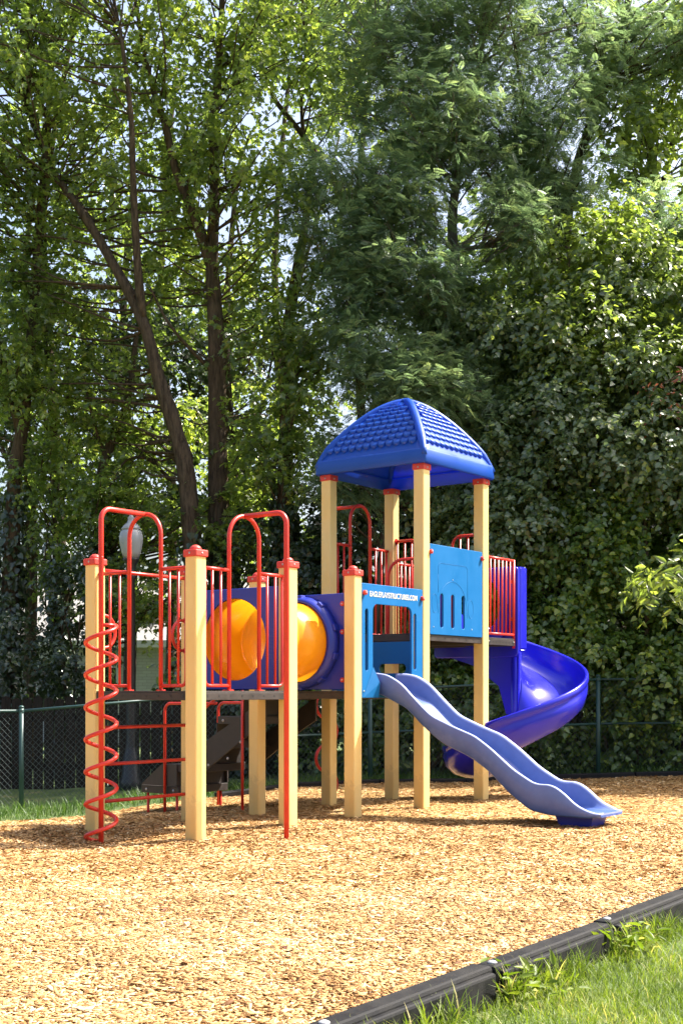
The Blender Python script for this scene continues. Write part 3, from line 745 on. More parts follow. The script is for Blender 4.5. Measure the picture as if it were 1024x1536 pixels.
# ---- roof
RB, RS, RA = 3.603, 3.75, 4.462; RX, RY = -.61, 2*S+1+.61; HW = .72
def rprof(t): return 1-min(1, t)**1.62          # height along a face, 0 apex .. 1 eave
def rface(k, u, t, lift=0.0):                   # face k (0..3), u across -1..1, t down 0..1 -> point
    hw = HW-.012; d = hw*t; 
    x, y = d*u, -d
    z = RS-.01+(RA-RS)*rprof(t)
    # outward normal of the face profile
    dz = -(RA-RS)*1.62*max(t, .02)**.62/hw; nrm = Vector((0, dz, 1)).normalized()
    p = Vector((x, y, z))+Vector((0, nrm.y, nrm.z))*lift
    a = k*math.pi/2; return Vector((RX+p.x*math.cos(a)-p.y*math.sin(a), RY+p.x*math.sin(a)+p.y*math.cos(a), p.z))
bm = bmesh.new(); NT = 18; NU = 12
def rquad(fn, nu, nt_, flip=False, sm=True):
    g = [[bm.verts.new(fn(i/nu*2-1, j/nt_)) for i in range(nu+1)] for j in range(nt_+1)]
    for j in range(nt_):
        for i in range(nu):
            f = [g[j][i], g[j][i+1], g[j+1][i+1], g[j+1][i]]
            f = bm.faces.new(f[::-1] if not flip else f); f.smooth = sm
for k in range(4):
    rquad(lambda u, t: rface(k, u, .03+.97*t), NU, NT)
    # inner shell
    rquad(lambda u, t: Vector(rface(k, u*.985, .03+.94*t))-Vector((0, 0, .028)), NU, NT, True)
bmesh.ops.remove_doubles(bm, verts=bm.verts, dist=1e-4)
me = bpy.data.meshes.new('roof'); bm.to_mesh(me); bm.free(); me.materials.append(M['roofblue'])
rf = bpy.data.objects.new('roof', me); C.objects.link(rf); rf.parent = PS
# skirt
mb = MB()
o_, i_ = HW, HW-.05
prof = [(HW-.045, RS+.012), (HW-.012, RS+.008), (HW, RS-.012), (HW+.006, RB+.012), (HW-.002, RB), (HW-.02, RB), (HW-.026, RB+.012), (HW-.030, RS-.03), (HW-.06, RS-.02)]
vs = []; fs = []
def sq(h, rr, n=5):
    o = []
    for cx, cy, a0 in ((h-rr, h-rr, 0), (-h+rr, h-rr, 90), (-h+rr, -h+rr, 180), (h-rr, -h+rr, 270)):
        for k in range(n+1): o.append((cx+rr*math.cos(R(a0+90*k/n)), cy+rr*math.sin(R(a0+90*k/n))))
    return o
m_ = len(sq(1, .1))
for (h, z) in prof: vs += [(RX+x, RY+y, z) for x, y in sq(h, .035)]
for i in range(len(prof)-1):
    for k in range(m_): fs.append([i*m_+k, (i+1)*m_+k, (i+1)*m_+(k+1) % m_, i*m_+(k+1) % m_])
mb.add(vs, fs, True); mb.build('eave', 'roofblue', rf)
# ridges
for k in range(4):
    mb = MB(); pts = []; rs = []
    for j in range(25):
        t = 1.0*j/24; p = rface(k, 1, t); pts.append(p-Vector((0, 0, .006+.05*max(0, (t-.86)/.14)**1.5))); rs.append(.040+.010*t-.022*max(0, (t-.86)/.14))
    mb.tube(pts, rs, 14); mb.build('ridge', 'roofblue', rf)
mb = MB(); mb.dome((RX, RY, RA-.022), .075, h=.05, seg=20); mb.build('crown', 'roofblue', rf)
# scalloped shingles
sh = MB(); rows = 11
for k in range(4):
    for j in range(rows):
        t0 = .10+.072*j; t1 = t0+.105
        if t0 > .84: continue
        hw_ = HW*(t0+t1)/2-.075
        wtile = .098; cnt = int((2*hw_)/wtile)
        if cnt < 1: continue
        off = .5 if j % 2 else 0
        for c in range(cnt+1):
            cx = (c-cnt/2+(off-.25))*wtile
            if abs(cx)+wtile*.46 > HW*t0-.03+.02*j: continue
            vs = []; nn = 9
            grid = []
            for (fr, lf_) in ((0, .001), (.60, .026), (.86, .035)):
                row = []
                for i in range(nn):
                    s_ = i/(nn-1)*2-1
                    edge = t1-.052*(1-math.sqrt(max(0, 1-(s_*.98)**2)))
                    tt = t0+(edge-t0)*fr; x = cx+s_*wtile*.47
                    row.append(rface(k, x/max(.02, (HW-.012)*tt), tt, lf_*(1-.25*s_*s_)))
                grid.append(row)
            row = []; row2 = []
            for i in range(nn):
                s_ = i/(nn-1)*2-1; edge = t1-.052*(1-math.sqrt(max(0, 1-(s_*.98)**2))); x = cx+s_*wtile*.47
                row.append(rface(k, x/max(.02, (HW-.012)*edge), edge, .027)); row2.append(rface(k, x/max(.02, (HW-.012)*edge), edge+.004, -.004))
            grid += [row, row2]; vs = [p for r_ in grid for p in r_]; fs = []
            for a in range(len(grid)-1):
                for i in range(nn-1): fs.append([a*nn+i, (a+1)*nn+i, (a+1)*nn+i+1, a*nn+i+1])
            sh.add(vs, fs, True)
sh.build('shingle', 'roofblue', rf)

# ---- wave slide
rim = [(-.10, 1.395), (.0, 1.407), (.167, 1.385), (.33, 1.30), (.491, 1.149), (.68, .985), (.927, .885), (1.167, .80), (1.347, .681), (1.577, .499), (1.80, .376), (1.969, .376), (2.076, .318), (2.214, .20), (2.36, .142), (2.43, .128)]
bot = [(-.10, 1.20), (.05, 1.195), (.135, 1.162), (.395, 1.046), (.586, .872), (.804, .715), (1.108, .595), (1.316, .466), (1.519, .281), (1.746, .125), (1.969, .090), (2.30, .085), (2.43, .096)]
def pchip(tab, x):
    xs_ = [p[0] for p in tab]; ys_ = [p[1] for p in tab]
    acc = 0
    for dx in (-.05, -.025, 0, .025, .05): acc += np.interp(x+dx, xs_, ys_)
    return acc/5
NS = 84; bm = bmesh.new(); sec = []; wear = []
bc = 2.835; hwid = .275
for i in range(NS+1):
    a = -.08+(2.43+.08)*i/NS; rz = float(pchip(rim, a)); bz = float(pchip(bot, a)); e = max(0, (a-2.18)/.25)
    fl = bz+.035; hw_ = hwid-.0*e; nose = 0
    if a > 2.28: hw_ = hwid-.05*((a-2.28)/.15)**2
    rz = max(rz, fl+.008)
    ring = [(-hw_+.015, bz+.004), (-hw_, bz+.02), (-hw_-.004, rz-.014), (-hw_+.006, rz-.002), (-hw_+.022, rz), (-hw_+.036, rz-.010), (-hw_+.046, max(rz-.03, fl+.004)), (-hw_+.075, fl+.03*(rz-fl)/.2+.008), (-hw_+.12, fl+.002), (0, fl)]
    ring = ring+[(-y, z) for y, z in ring[::-1][1:]]
    sec.append([bm.verts.new((a, bc+y, z)) for y, z in ring])
    wr = [0, 0, .25, .85, 1, .85, .25, .05, .0, .10]; wear += wr+wr[::-1][1:]
for i in range(NS):
    m_ = len(sec[0])
    for k in range(m_):
        f = bm.faces.new([sec[i][k], sec[i+1][k], sec[i+1][(k+1) % m_], sec[i][(k+1) % m_]]); f.smooth = True
bm.faces.new(sec[0]); bm.faces.new(sec[-1][::-1])
bmesh.ops.recalc_face_normals(bm, faces=bm.faces)
me = bpy.data.meshes.new('wave_slide'); bm.to_mesh(me); bm.free()
at_ = me.attributes.new('wear', 'FLOAT', 'POINT'); at_.data.foreach_set('value', wear)
me.materials.append(M['slide']); ws = bpy.data.objects.new('wave_slide', me); C.objects.link(ws); ws.parent = PS
for pgn in me.polygons: pass
g1 = gl(2.15, bc)
mb = MB(); 
vs = [(1.93, bc-.15, .11), (2.32, bc-.15, .10), (2.32, bc+.15, .10), (1.93, bc+.15, .11), (2.02, bc-.12, g1-.1), (2.26, bc-.12, g1-.1), (2.26, bc+.12, g1-.1), (2.02, bc+.12, g1-.1)]
mb.add(vs, [[0, 1, 5, 4], [1, 2, 6, 5], [2, 3, 7, 6], [3, 0, 4, 7], [3, 2, 1, 0], [4, 5, 6, 7]]); mb.build('support_foot', 'royal', ws)
# flared cheek of the panel below the slide's near side
mb = MB(); x_ = .060
vs = [(x_, yA+.02, 1.158), (x_, yA+.21, 1.158), (x_, yA+.235, 1.30), (x_, yA+.19, 1.46), (x_+.05, yA+.21, 1.158), (x_+.05, yA+.235, 1.30)]
mb.add(vs, [[0, 1, 2, 3], [0, 3, 5, 4], [1, 4, 5, 2], [2, 5, 3], [0, 4, 1]]); mb.build('cheek', 'sky', pn)

# ---- spiral slide
SX, SY = -.005, 5.47
mb = MB(); mb.tube([(SX, SY, gl(SX, SY)-.2), (SX, SY, 2.0)], .062, 24); sp = mb.build('spiral_slide', 'spiral', PS)
prof = [(.055, .34), (.075, .16), (.14, .03), (.27, -.05), (.44, -.075), (.60, -.055), (.70, .0), (.76, .09), (.785, .20), (.792, .27), (.803, .288), (.822, .292), (.838, .28), (.842, .23), (.832, .215), (.822, .17), (.83, .15), (.826, .08), (.79, -.04), (.71, -.115), (.60, -.15), (.44, -.165), (.27, -.14), (.13, -.07), (.055, .05)]
bm = bmesh.new(); secs = []; NA = 120; total = 320
for i in range(-8, NA+9):
    if i < 0: th_ = 0
    u = i/NA; th_ = max(0, min(1, u))*total
    z0 = 1.90-.45*th_/90 if th_ < 300 else 1.90-.45*300/90-.20*(th_-300)/90
    a = math.pi-R(th_)                     # starts on the -x side of the column heading +y, turning clockwise
    c, s_ = math.cos(a), math.sin(a); ex = 0
    if i < 0: ex = i*.016
    if i > NA: ex = (i-NA)*.028
    hx, hy = s_, -c                        # heading
    row = []
    for (r, z) in prof:
        r2 = r; z2 = z
        fl_ = max(0, min(1, (th_-285)/45))
        if z > 0: z2 = z*(1-.35*fl_)
        row.append(bm.verts.new((SX+r2*c+hx*ex, SY+r2*s_+hy*ex, z0+z2)))
    secs.append(row)
for i in range(len(secs)-1):
    m_ = len(prof)
    for k in range(m_):
        f = bm.faces.new([secs[i][k], secs[i+1][k], secs[i+1][(k+1) % m_], secs[i][(k+1) % m_]]); f.smooth = True
bm.faces.new(secs[0]); bm.faces.new(secs[-1][::-1]); bmesh.ops.recalc_face_normals(bm, faces=bm.faces)
me = bpy.data.meshes.new('chute'); bm.to_mesh(me); bm.free(); me.materials.append(M['spiral']); o = bpy.data.objects.new('chute', me); C.objects.link(o); o.parent = sp
hp = flat_panel('entry_hood', [rrect(-1.09, 1.62, .07, 2.68, .05), circ(-.53, 2.25, .36, .36, 48)], .05, 'spiral', sp, lambda p, q_, n_: (p, 5.405-n_, q_), .012)
mb = MB(); mb.box2((-.035, 5.43, 1.70), (.075, 5.60, 2.68), .025); mb.build('hood_pillar', 'spiral', sp); mb = MB(); mb.box2((-1.09, 5.43, 1.70), (-.99, 5.60, 2.68), .025); mb.build('hood_pillar', 'spiral', sp); mb = MB(); mb.box2((-.989, 5.432, 2.60), (-.036, 5.598, 2.678), .02); mb.build('hood_lintel', 'spiral', sp)
clips(sp, [(.0, 5.37, z, (1, -.35, 0)) for z in (2.50, 2.06)])
mb = MB()
mb.add([(0.060, 5.42, 1.70), (-0.990, 5.42, 1.70), (-0.990, 5.42, 1.66), (-0.540, 5.42, 1.52), (-0.210, 5.42, 1.28), (-0.110, 5.42, .95), (0.050, 5.42, .95), (0.060, 5.455, 1.70), (-0.990, 5.455, 1.70), (-0.990, 5.455, 1.66), (-0.540, 5.455, 1.52), (-0.210, 5.455, 1.28), (-0.110, 5.455, .95), (0.050, 5.455, .95)],
       [[0, 1, 2, 3, 4, 5, 6], [13, 12, 11, 10, 9, 8, 7]]+[[i, i+7, (i+1) % 7+7, (i+1) % 7] for i in range(7)])
mb.build('column_web', 'spiral', sp)

# ---- stairs up to the lower deck from the far left
b0, b1 = 2.43, 3.27
def plate(name, out, b, t=.022):
    mb = MB(); n = len(out); vs = [(a, b, z) for a, z in out]+[(a, b+t, z) for a, z in out]
    mb.add(vs, [list(range(n)), list(range(n, 2*n))[::-1]]+[[i, i+n, (i+1) % n+n, (i+1) % n] for i in range(n)]); return mb.build(name, 'dark', PS)
for k, (x0, x1, z) in enumerate([(-3.13, -2.55, .16), (-2.72, -2.28, .41), (-2.33, -1.93, .68), (-1.97, -1.56, .95), (-1.60, -1.27, 1.21)]):
    mb = MB(); mb.box2((x0, b0+.012, z-.085), (x1, b1-.012, z), .006); o = mb.build('stair_step', 'dark', PS)
    if k < 4:
        xr = x1-.06; mb = MB(); mb.box2((xr, b0+.013, z+.001), (xr+.012, b1-.013, z+.20)); mb.build('riser', 'dark', o)
    bolt(o, (x0+.08, b0+.010, z-.045), (0, -1, 0), .016, .008); bolt(o, (x1-.08, b0+.010, z-.045), (0, -1, 0), .016, .008)
for b in (b0-.008, b1-.012): plate('stair_side_plate', [(-3.12, .165), (-2.80, .40), (-2.56, .41), (-2.56, .165)], b, .02)
for b in (b0-.015, b1-.01):
    s_ = plate('stair_stringer', [(-2.17, .33), (-2.17, .65), (-1.50, 1.02), (-1.27, 1.16), (-1.27, .90), (-1.42, .82)], b, .025)
    for a, z in ((-2.08, .42), (-1.8, .5), (-1.62, .68)): bolt(s_, (a, b, z), (0, -1, 0), .016, .008)
for (a, b, zt_) in ((-3.05, b0+.04, .08), (-3.05, b1-.04, .08), (-2.62, b0+.06, .08), (-2.62, b1-.06, .08), (-2.17, b0-.03, .66), (-1.58, b0-.03, 1.30), (-2.17, b1+.03, .66)):
    mb = MB(); mb.tube([(a, b, gl(a, b)-.2), (a, b, zt_)], .0155, 10); l_ = mb.build('stair_leg', 'red', PS)
    if zt_ > .6 and a < -2: bolt(l_, (a, b-.01, .50), (0, -1, 0), .03, .02)
for b in (b0-.02, b1+.02):
    mb = MB(); mb.tube(fillet([(-2.73, b, gl(-2.73, b)-.2), (-2.73, b, 1.085), (-2.35, b, 1.085), (-1.95, b, 1.09)], .09, 7), .0165, 10); mb.build('stair_handrail', 'red', PS)
    mb = MB(); mb.tube(fillet([(-2.25, b, .98), (-2.15, b, 1.02), (-1.56, b, 1.42), (-1.27, b, 1.60)], .05, 4), .0165, 10); mb.build('stair_handrail', 'red', PS)
# ------------------------------------------------------------------ wood chips
def chips(n, x0, x1, y0, y1, lmin, lmax, five):
    x = rng.uniform(x0, x1, n); y = rng.uniform(y0, y1, n)
    k = (side(x, y) < -.005) & (y < rear(x)-.03) & (np.abs(x) < .30*y+.7)
    x = x[k]; y = y[k]; m = len(x); z = gh(x, y)+rng.uniform(.001, .013, m)
    a = rng.normal(.25, 1.1, m)
    H = np.stack([np.cos(a), np.sin(a), rng.normal(0, .16, m)], 1); Nn = np.stack([rng.normal(0, .26, m), rng.normal(0, .26, m), np.ones(m)], 1)
    S_ = rng.uniform(lmin, lmax, m)*np.where(rng.uniform(size=m) < .12, 1.5, 1)
    tint = np.clip(rng.normal(.56, .24, m)+.10*np.sin(x*2.1+y*.9)*np.sin(y*2.7-x)+.09*np.sin(x*6.3-y*4.1)*np.sin(y*7.7+x*2.2), 0, 1)
    return np.stack([x, y, z], 1), H, Nn, S_, tint
lf = Leafy()
T5 = ([(-.11, -.5, 0), (.09, -.46, .0), (.12, .42, .0), (-.07, .5, .0), (-.11, -.5, .06), (.09, -.46, .05), (.12, .42, .07), (-.07, .5, .06)], [[4, 5, 6, 7], [0, 1, 5, 4], [1, 2, 6, 5], [2, 3, 7, 6], [3, 0, 4, 7]])
T5b = ([(-.26, -.5, 0), (.18, -.42, .0), (.27, .36, .0), (-.12, .5, .0), (-.26, -.5, .05), (.18, -.42, .05), (.27, .36, .07), (-.12, .5, .06)], T5[1])
T1 = ([(-.13, -.5, 0), (.11, -.45, .02), (.14, .42, .05), (-.09, .5, .02)], [[0, 1, 2, 3]])
for tpl, n in ((T5, 135000), (T5b, 24000)):
    p = chips(n, -2.9, 3.2, 4.0, 8.0, .016, .046, True); lf.put(*tpl, *p)
p = chips(130000, -4.1, 4.2, 8.0, 12.0, .020, .048, False); lf.put(*T1, *p)
p = chips(70000, -6.0, 6.2, 12.0, 18.3, .026, .055, False); lf.put(*T1, *p)
tag(lf.build('wood_chips', 'chip'), 'loose golden wood chips scattered over the whole play area', 'wood chips', kind='stuff')

fl = Leafy(); n = 70; x = rng.uniform(-3.5, 4, n); y = rng.uniform(5, 16, n); k = (side(x, y) < -.05) & (y < rear(x)-.2); x, y = x[k], y[k]; n = len(x)
fl.put(*LEAF['ash'], np.stack([x, y, gh(x, y)+.018], 1), unit(np.stack([rng.normal(size=n), rng.normal(size=n), rng.normal(0, .12, n)], 1)), unit(np.stack([rng.normal(0, .3, n), rng.normal(0, .3, n), np.ones(n)], 1)), rng.uniform(.03, .065, n), rng.uniform(0, 1, n))
tag(fl.build('fallen_leaves', 'deadleaf'), 'a few dry fallen leaves lying on the wood chips', 'leaves', kind='stuff')
# ------------------------------------------------------------------ plastic edging timbers
def timber():
    z0_ = .085; Lh = 1.225; wd = .135; h = .20
    out = [(0, 0), (Lh, 0), (Lh, h), (0, h)]
    mb = MB(); n = 9
    # body with half-round drain holes on the lawn face: face outline swept through the width
    xs_ = [0, .03]; bottom = []
    holes = (.34, .60, .86)
    poly = [(.0, 0)]
    for hx in holes:
        for k in range(9): poly.append((hx-.045*math.cos(math.pi*k/8), .055+.05*math.sin(math.pi*k/8) if 0 < k < 8 else 0.02))
    body = MB()
    body.box2((-.006, -wd/2+.03, 0), (Lh-.012, wd/2, h), .016)
    body.box2((.03, -wd/2, .01), (Lh-.04, -wd/2+.05, h-.022), .012)
    o = body.build('edging_timber', 'black')
    for hx in holes:
        m2 = MB()
        pts = [(hx+.05*math.cos(math.pi*k/12), z0_+.055*math.sin(math.pi*k/12)) for k in range(13)]
        vs = [(a, -wd/2-.003, z) for a, z in pts]+[(a*.86+hx*.14, -wd/2-.0035, z0_+(z-z0_)*.86) for a, z in pts]
        m2.add([(hx, -wd/2-.003, z0_)]+vs[:13], [[0, i+1, i+2] for i in range(12)])
        m2.build('drain_hole', 'pole', o)
    m3 = MB(); m3.dome((.05, 0.01, h), .022, (0, 0, 1), .012, 14); m3.build('stake_head', 'steel', o)
    return o
proto = timber(); first = True
TL = {-2: 'black plastic edging timber cut off by the bottom edge of the picture', -1: 'nearest whole black edging timber, long grass at its foot', 0: 'middle black plastic edging timber between the chips and the lawn, with a steel stake head', 1: 'farther black plastic edging timber running out of the right edge of the picture'}
ang = math.atan2(TD[1], TD[0])
for i in range(-2, 4):
    o = proto if first else copy_tree(proto); first = False
    p = TP0+TD*1.241*i
    o.location = (p[0], p[1], -.135+.004*((i*7) % 3)); o.rotation_euler = (0, 0, ang+.006*((i*5) % 3-1)+.0)
    tag(o, TL.get(i, 'black plastic edging timber beside the lawn beyond the right edge'), 'edging', 'edging timbers along the front lawn')
o = None
# rear edging: low dark strips curving round behind
segs = [(-1.57, 16.2), (-.6, 17), (.5, 17.47), (1.7, 17.78), (2.9, 17.93), (4.1, 18.02), (5.3, 18.07), (6.5, 18.12)]
pr = None
RL = ['rear black edging strip nearest the fence behind the stairs', 'rear black edging strip behind the S-shaped climber', 'rear black edging strip seen between the tower posts', 'rear black edging strip behind the wave slide', 'rear black edging strip below the spiral slide', 'rear black edging strip by the green fence post at right', 'rear black edging strip at the right edge of the picture']
for i in range(len(segs)-1):
    a = Vector((*segs[i], 0)); b = Vector((*segs[i+1], 0)); L = (b-a).length
    mb = MB(); mb.box2((0.006, -.06, 0), (L-.006, .06, .16), .014); o = mb.build('rear_edging', 'black')
    za, zb = ghf(a.x, a.y), ghf(b.x, b.y)
    o.location = (a.x, a.y, za-.105); o.rotation_euler = (0, -math.atan2(zb-za, L), math.atan2(b.y-a.y, b.x-a.x))
    tag(o, RL[i], 'edging', 'edging strips along the rear of the chips')

# ------------------------------------------------------------------ grass
def blades(lf, x, y, z, hmin, hmax, wid, lean=.45, t0=.5):
    m = len(x); a = rng.uniform(0, 2*math.pi, m); le = np.abs(rng.normal(0, lean, m))
    H = np.stack([np.cos(a)*le, np.sin(a)*le, np.ones(m)], 1); b = a+rng.normal(0, .6, m)
    Nn = np.stack([-np.cos(b), -np.sin(b), np.full(m, .2)], 1)
    hh = rng.uniform(hmin, hmax, m)
    tv = [(-wid, 0, 0), (wid, 0, 0), (wid*.85, .38, -.02), (-wid*.85, .38, -.02), (wid*.55, .72, -.13), (-wid*.55, .72, -.13), (0, 1, -.34)]
    lf.put(tv, [[0, 1, 2, 3], [3, 2, 4, 5], [5, 4, 6]], np.stack([x, y, z], 1), H, Nn, hh, np.clip(rng.normal(t0, .22, m)+.15*np.sin(x*5+y*3), 0, 1))
lf = Leafy()
n = 200000; x = rng.uniform(-.6, 4.6, n); y = rng.uniform(3.0, 9.5, n); s_ = side(x, y)
patch = np.sin(x*2.3+1)*np.sin(y*1.9+x)+.6*np.sin(x*6+y*4)
bare = np.exp(-(((x-2.0)/.22)**2+((y-6.25)/.35)**2))+.6*np.exp(-(((x-2.6)/.3)**2+((y-7.4)/.3)**2))
k = (s_ > .055) & (s_ < 2.6) & (rng.uniform(size=n) < np.clip(.85+.25*patch-bare*1.1, .05, 1)) & (np.abs(x) < .32*y+.5)
x, y = x[k], y[k]; z = gh(x, y)-.09
blades(lf, x, y, z, .03, .098, .026, .6, .52)
n = 3500; t_ = rng.uniform(-2.4, 3.6, n); dd = .075+np.abs(rng.normal(0, .05, n)); ok = (np.sin(t_*5.1)+np.sin(t_*11.3+1)*.6+rng.normal(0, .5, n)) > .1
x = TP0[0]+TD[0]*t_+TN[0]*dd; y = TP0[1]+TD[1]*t_+TN[1]*dd
blades(lf, x[ok], y[ok], gh(x[ok], y[ok])-.09, .09, .20, .022, .5, .55)
tag(lf.build('lawn_grass', 'grass'), 'sunlit lawn grass with long blades in the front right corner', 'grass', kind='stuff')
# broad weeds against the edging
wl = Leafy()
for tpos in (.06, .14, .95, 1.1):
    c = TP0+TD*tpos*1.2+TN*.13; nn = 46
    P = np.stack([c[0]+rng.normal(0, .07, nn), c[1]+rng.normal(0, .09, nn), gh(np.full(nn, c[0]), np.full(nn, c[1]))-.07+rng.uniform(0, .12, nn)], 1)
    H = np.stack([rng.normal(0, .7, nn), rng.normal(0, .7, nn), rng.uniform(-.1, .8, nn)], 1); Nn = np.stack([rng.normal(0, .4, nn), rng.normal(0, .4, nn), np.ones(nn)], 1)
    wl.put(*LEAF['ash'], P, unit(H), unit(Nn), rng.uniform(.04, .09, nn), rng.normal(.5, .2, nn))
tag(wl.build('weeds', 'grass'), 'broad-leaved weeds growing against the front edging', 'weeds', kind='stuff')
lf = Leafy()
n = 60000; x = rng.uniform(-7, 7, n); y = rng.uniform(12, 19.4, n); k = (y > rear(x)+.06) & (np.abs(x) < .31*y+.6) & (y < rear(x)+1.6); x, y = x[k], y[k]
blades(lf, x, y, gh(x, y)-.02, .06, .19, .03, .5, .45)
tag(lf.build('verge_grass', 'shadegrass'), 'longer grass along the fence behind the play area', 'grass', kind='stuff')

# ------------------------------------------------------------------ chain-link fence
FP = [(-12, 15.2), (-8.2, 15.7), (-4.03, 16.2), (-2.02, 16.85), (.4, 17.95), (3.66, 18.35), (7.2, 18.7), (10.5, 18.9)]
fr = empty('chain_link_fence', (FP[2][0], FP[2][1], 0)); fo = Vector(fr.location)
FH = [1.28, 1.28, 1.28, 1.28, 1.30, 1.40, 1.4, 1.4]
for (x, y), h in zip(FP, FH):
    g = ghf(x, y); mb = MB(); mb.tube([(x-fo.x, y-fo.y, g-.2), (x-fo.x, y-fo.y, g+h+.01)], .032, 12); mb.dome((x-fo.x, y-fo.y, g+h+.01), .036, (0, 0, 1), .03)
    mb.cyl((x-fo.x, y-fo.y, g+h-.05), .038, .03); mb.build('fence_post', 'green', fr)
mr = MB(); ms = MB()
for i in range(len(FP)-1):
    (xa, ya), (xb, yb) = FP[i], FP[i+1]; ga, gb = ghf(xa, ya), ghf(xb, yb); L = math.hypot(xb-xa, yb-ya); ha, hb = FH[i], FH[i+1]
    pt = lambda s_, z: Vector((xa+(xb-xa)*s_/L-fo.x, ya+(yb-ya)*s_/L-fo.y, ga+(gb-ga)*s_/L+.03+z*(ha+(hb-ha)*s_/L-.05)))
    mr.tube([pt(0, .99), pt(L, .99)], .019, 8)
    if i >= 3: mr.tube([pt(0, .52), pt(L, .52)], .017, 8)
    if i in (0, 6): continue
    st_ = .072
    for sgn in (1, -1):
        s0 = -1.3
        while s0 < L+1.3:
            a0, a1 = (s0, s0+1.15) if sgn > 0 else (s0+1.15, s0)
            # clip to the panel
            zA, zB = 0., 1.; lo, hi = min(a0, a1), max(a0, a1)
            def zat(s): return (s-a0)/(a1-a0)
            if hi > 0 and lo < L:
                sA, sB = max(lo, 0), min(hi, L)
                off = Vector((.004*sgn, -.004*sgn, 0)); ms.tube([pt(sA, zat(sA))+off, pt(sB, zat(sB))+off], .0026, 3, caps=False)
            s0 += st_
mr.build('top_rail', 'green', fr); ms.build('wire_mesh', 'wire', fr)
tag(fr, 'green vinyl chain-link fence with round posts behind the play area', 'fence')

# ------------------------------------------------------------------ wooden board fence, lamp post, houses beyond the fence
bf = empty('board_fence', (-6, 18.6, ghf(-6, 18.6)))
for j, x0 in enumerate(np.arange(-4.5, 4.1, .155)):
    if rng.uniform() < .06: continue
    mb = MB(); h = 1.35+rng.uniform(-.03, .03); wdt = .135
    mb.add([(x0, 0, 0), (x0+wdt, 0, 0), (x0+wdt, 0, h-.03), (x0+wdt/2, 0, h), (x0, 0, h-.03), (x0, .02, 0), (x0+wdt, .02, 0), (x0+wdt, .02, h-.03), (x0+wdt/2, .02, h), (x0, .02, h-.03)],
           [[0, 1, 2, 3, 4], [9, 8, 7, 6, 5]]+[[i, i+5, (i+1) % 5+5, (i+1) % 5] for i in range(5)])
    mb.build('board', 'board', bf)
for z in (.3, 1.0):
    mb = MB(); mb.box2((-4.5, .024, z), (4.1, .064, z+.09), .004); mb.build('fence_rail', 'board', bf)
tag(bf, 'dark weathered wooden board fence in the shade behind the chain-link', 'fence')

lpos = at(197, 1190, 17.9); g = ghf(lpos.x, lpos.y)
LS = 17.9/21.5
lp = empty('lamp_post', (lpos.x, lpos.y, g))
top = at(194, 838, 17.9).z-g
top /= LS
def lat(prof, nm, m_):
    mb = MB(); mb.lathe([(q_*LS, z*LS) for q_, z in prof], seg=24); mb.build(nm, m_, lp)
lat([(.20, -.1), (.20, .12), (.16, .2), (.13, .55), (.105, .62), (.085, .75), (.062, top-.35), (.085, top-.32), (.085, top-.28), (.06, top-.24), (.075, top-.12), (.13, top-.03), (.14, top)], 'pole', 'pole')
lat([(.125, top+.002), (.16, top+.10), (.195, top+.27), (.20, top+.36), (.18, top+.44), (.135, top+.50)], 'globe', 'globe')
lat([(.16, top+.485), (.165, top+.50), (.12, top+.56), (.07, top+.60), (.05, top+.66), (.06, top+.68), (.03, top+.72), (.012, top+.82)], 'globe_cap', 'globe')
tag(lp, 'black lamp post with a frosted acorn globe, seen through the red arch', 'street lamp')

def house(name, label, c, w_, d_, h_, wallm, rooph, windows, chim=None, rz=0.):
    r = empty(name, c, rz)
    mb = MB(); mb.box2((-w_/2, 0, -.3), (w_/2, d_, h_)); mb.build('wall', wallm, r)
    mb = MB(); e = .35; v = [(-w_/2-e, -e, h_-.02), (w_/2+e, -e, h_-.02), (w_/2+e, d_+e, h_-.02), (-w_/2-e, d_+e, h_-.02), (-w_/2+1.5, d_/2, h_+rooph), (w_/2-1.5, d_/2, h_+rooph)]
    mb.add(v, [[0, 1, 5, 4], [1, 2, 5], [2, 3, 4, 5], [3, 0, 4], [3, 2, 1, 0]]); rf_ = mb.build('roof', 'shingle', r)
    mb = MB(); mb.box2((-w_/2-e-.01, -e-.06, h_-.16), (w_/2+e+.01, -e+.02, h_+.03), .01); mb.build('gutter', 'trim', r)
    for (x, z, ww, wh) in windows:
        mb = MB(); mb.box2((x-ww/2-.07, -.05, z-.07), (x+ww/2+.07, -.004, z-.002)); mb.box2((x-ww/2-.07, -.05, z+wh+.002), (x+ww/2+.07, -.004, z+wh+.07)); mb.box2((x-ww/2-.07, -.05, z), (x-ww/2, -.004, z+wh)); mb.box2((x+ww/2, -.05, z), (x+ww/2+.07, -.004, z+wh)); mb.box2((x-ww/2, -.03, z+wh/2-.02), (x+ww/2, -.006, z+wh/2+.02))
        f = mb.build('window', 'trim', r); mb = MB(); mb.box2((x-ww/2, -.018, z), (x+ww/2, -.008, z+wh)); mb.build('pane', 'darkglass', f)
    if chim:
        x, y, z = chim; mb = MB(); mb.box2((x-.38, y-.3, h_-.4), (x+.38, y+.3, z)); mb.box2((x-.44, y-.36, z+.002), (x+.44, y+.36, z+.09)); mb.build('chimney', 'tanbrick', rf_)
    return tag(r, label, 'house')
hc = at(250, 1036, 32)
house('brick_house', 'white painted brick house with pale roof glimpsed behind the lamp post', (hc.x+.5, 32, -.3), 6.5, 7, 2.75, 'whitebrick', 1.9, [(-2.2, .9, .9, 1.2), (1.9, .9, .9, 1.2)], (-.95, 1.0, 3.75))
hc2 = at(85, 1036, 34)
house('white_house', 'pale house with a low roof glimpsed between the far left trees', (hc2.x-1.2, 34, -.3), 5.5, 7, 2.9, 'trim', 2.0, [(-1.2, .9, .9, 1.3), (1.2, .9, .9, 1.3)])

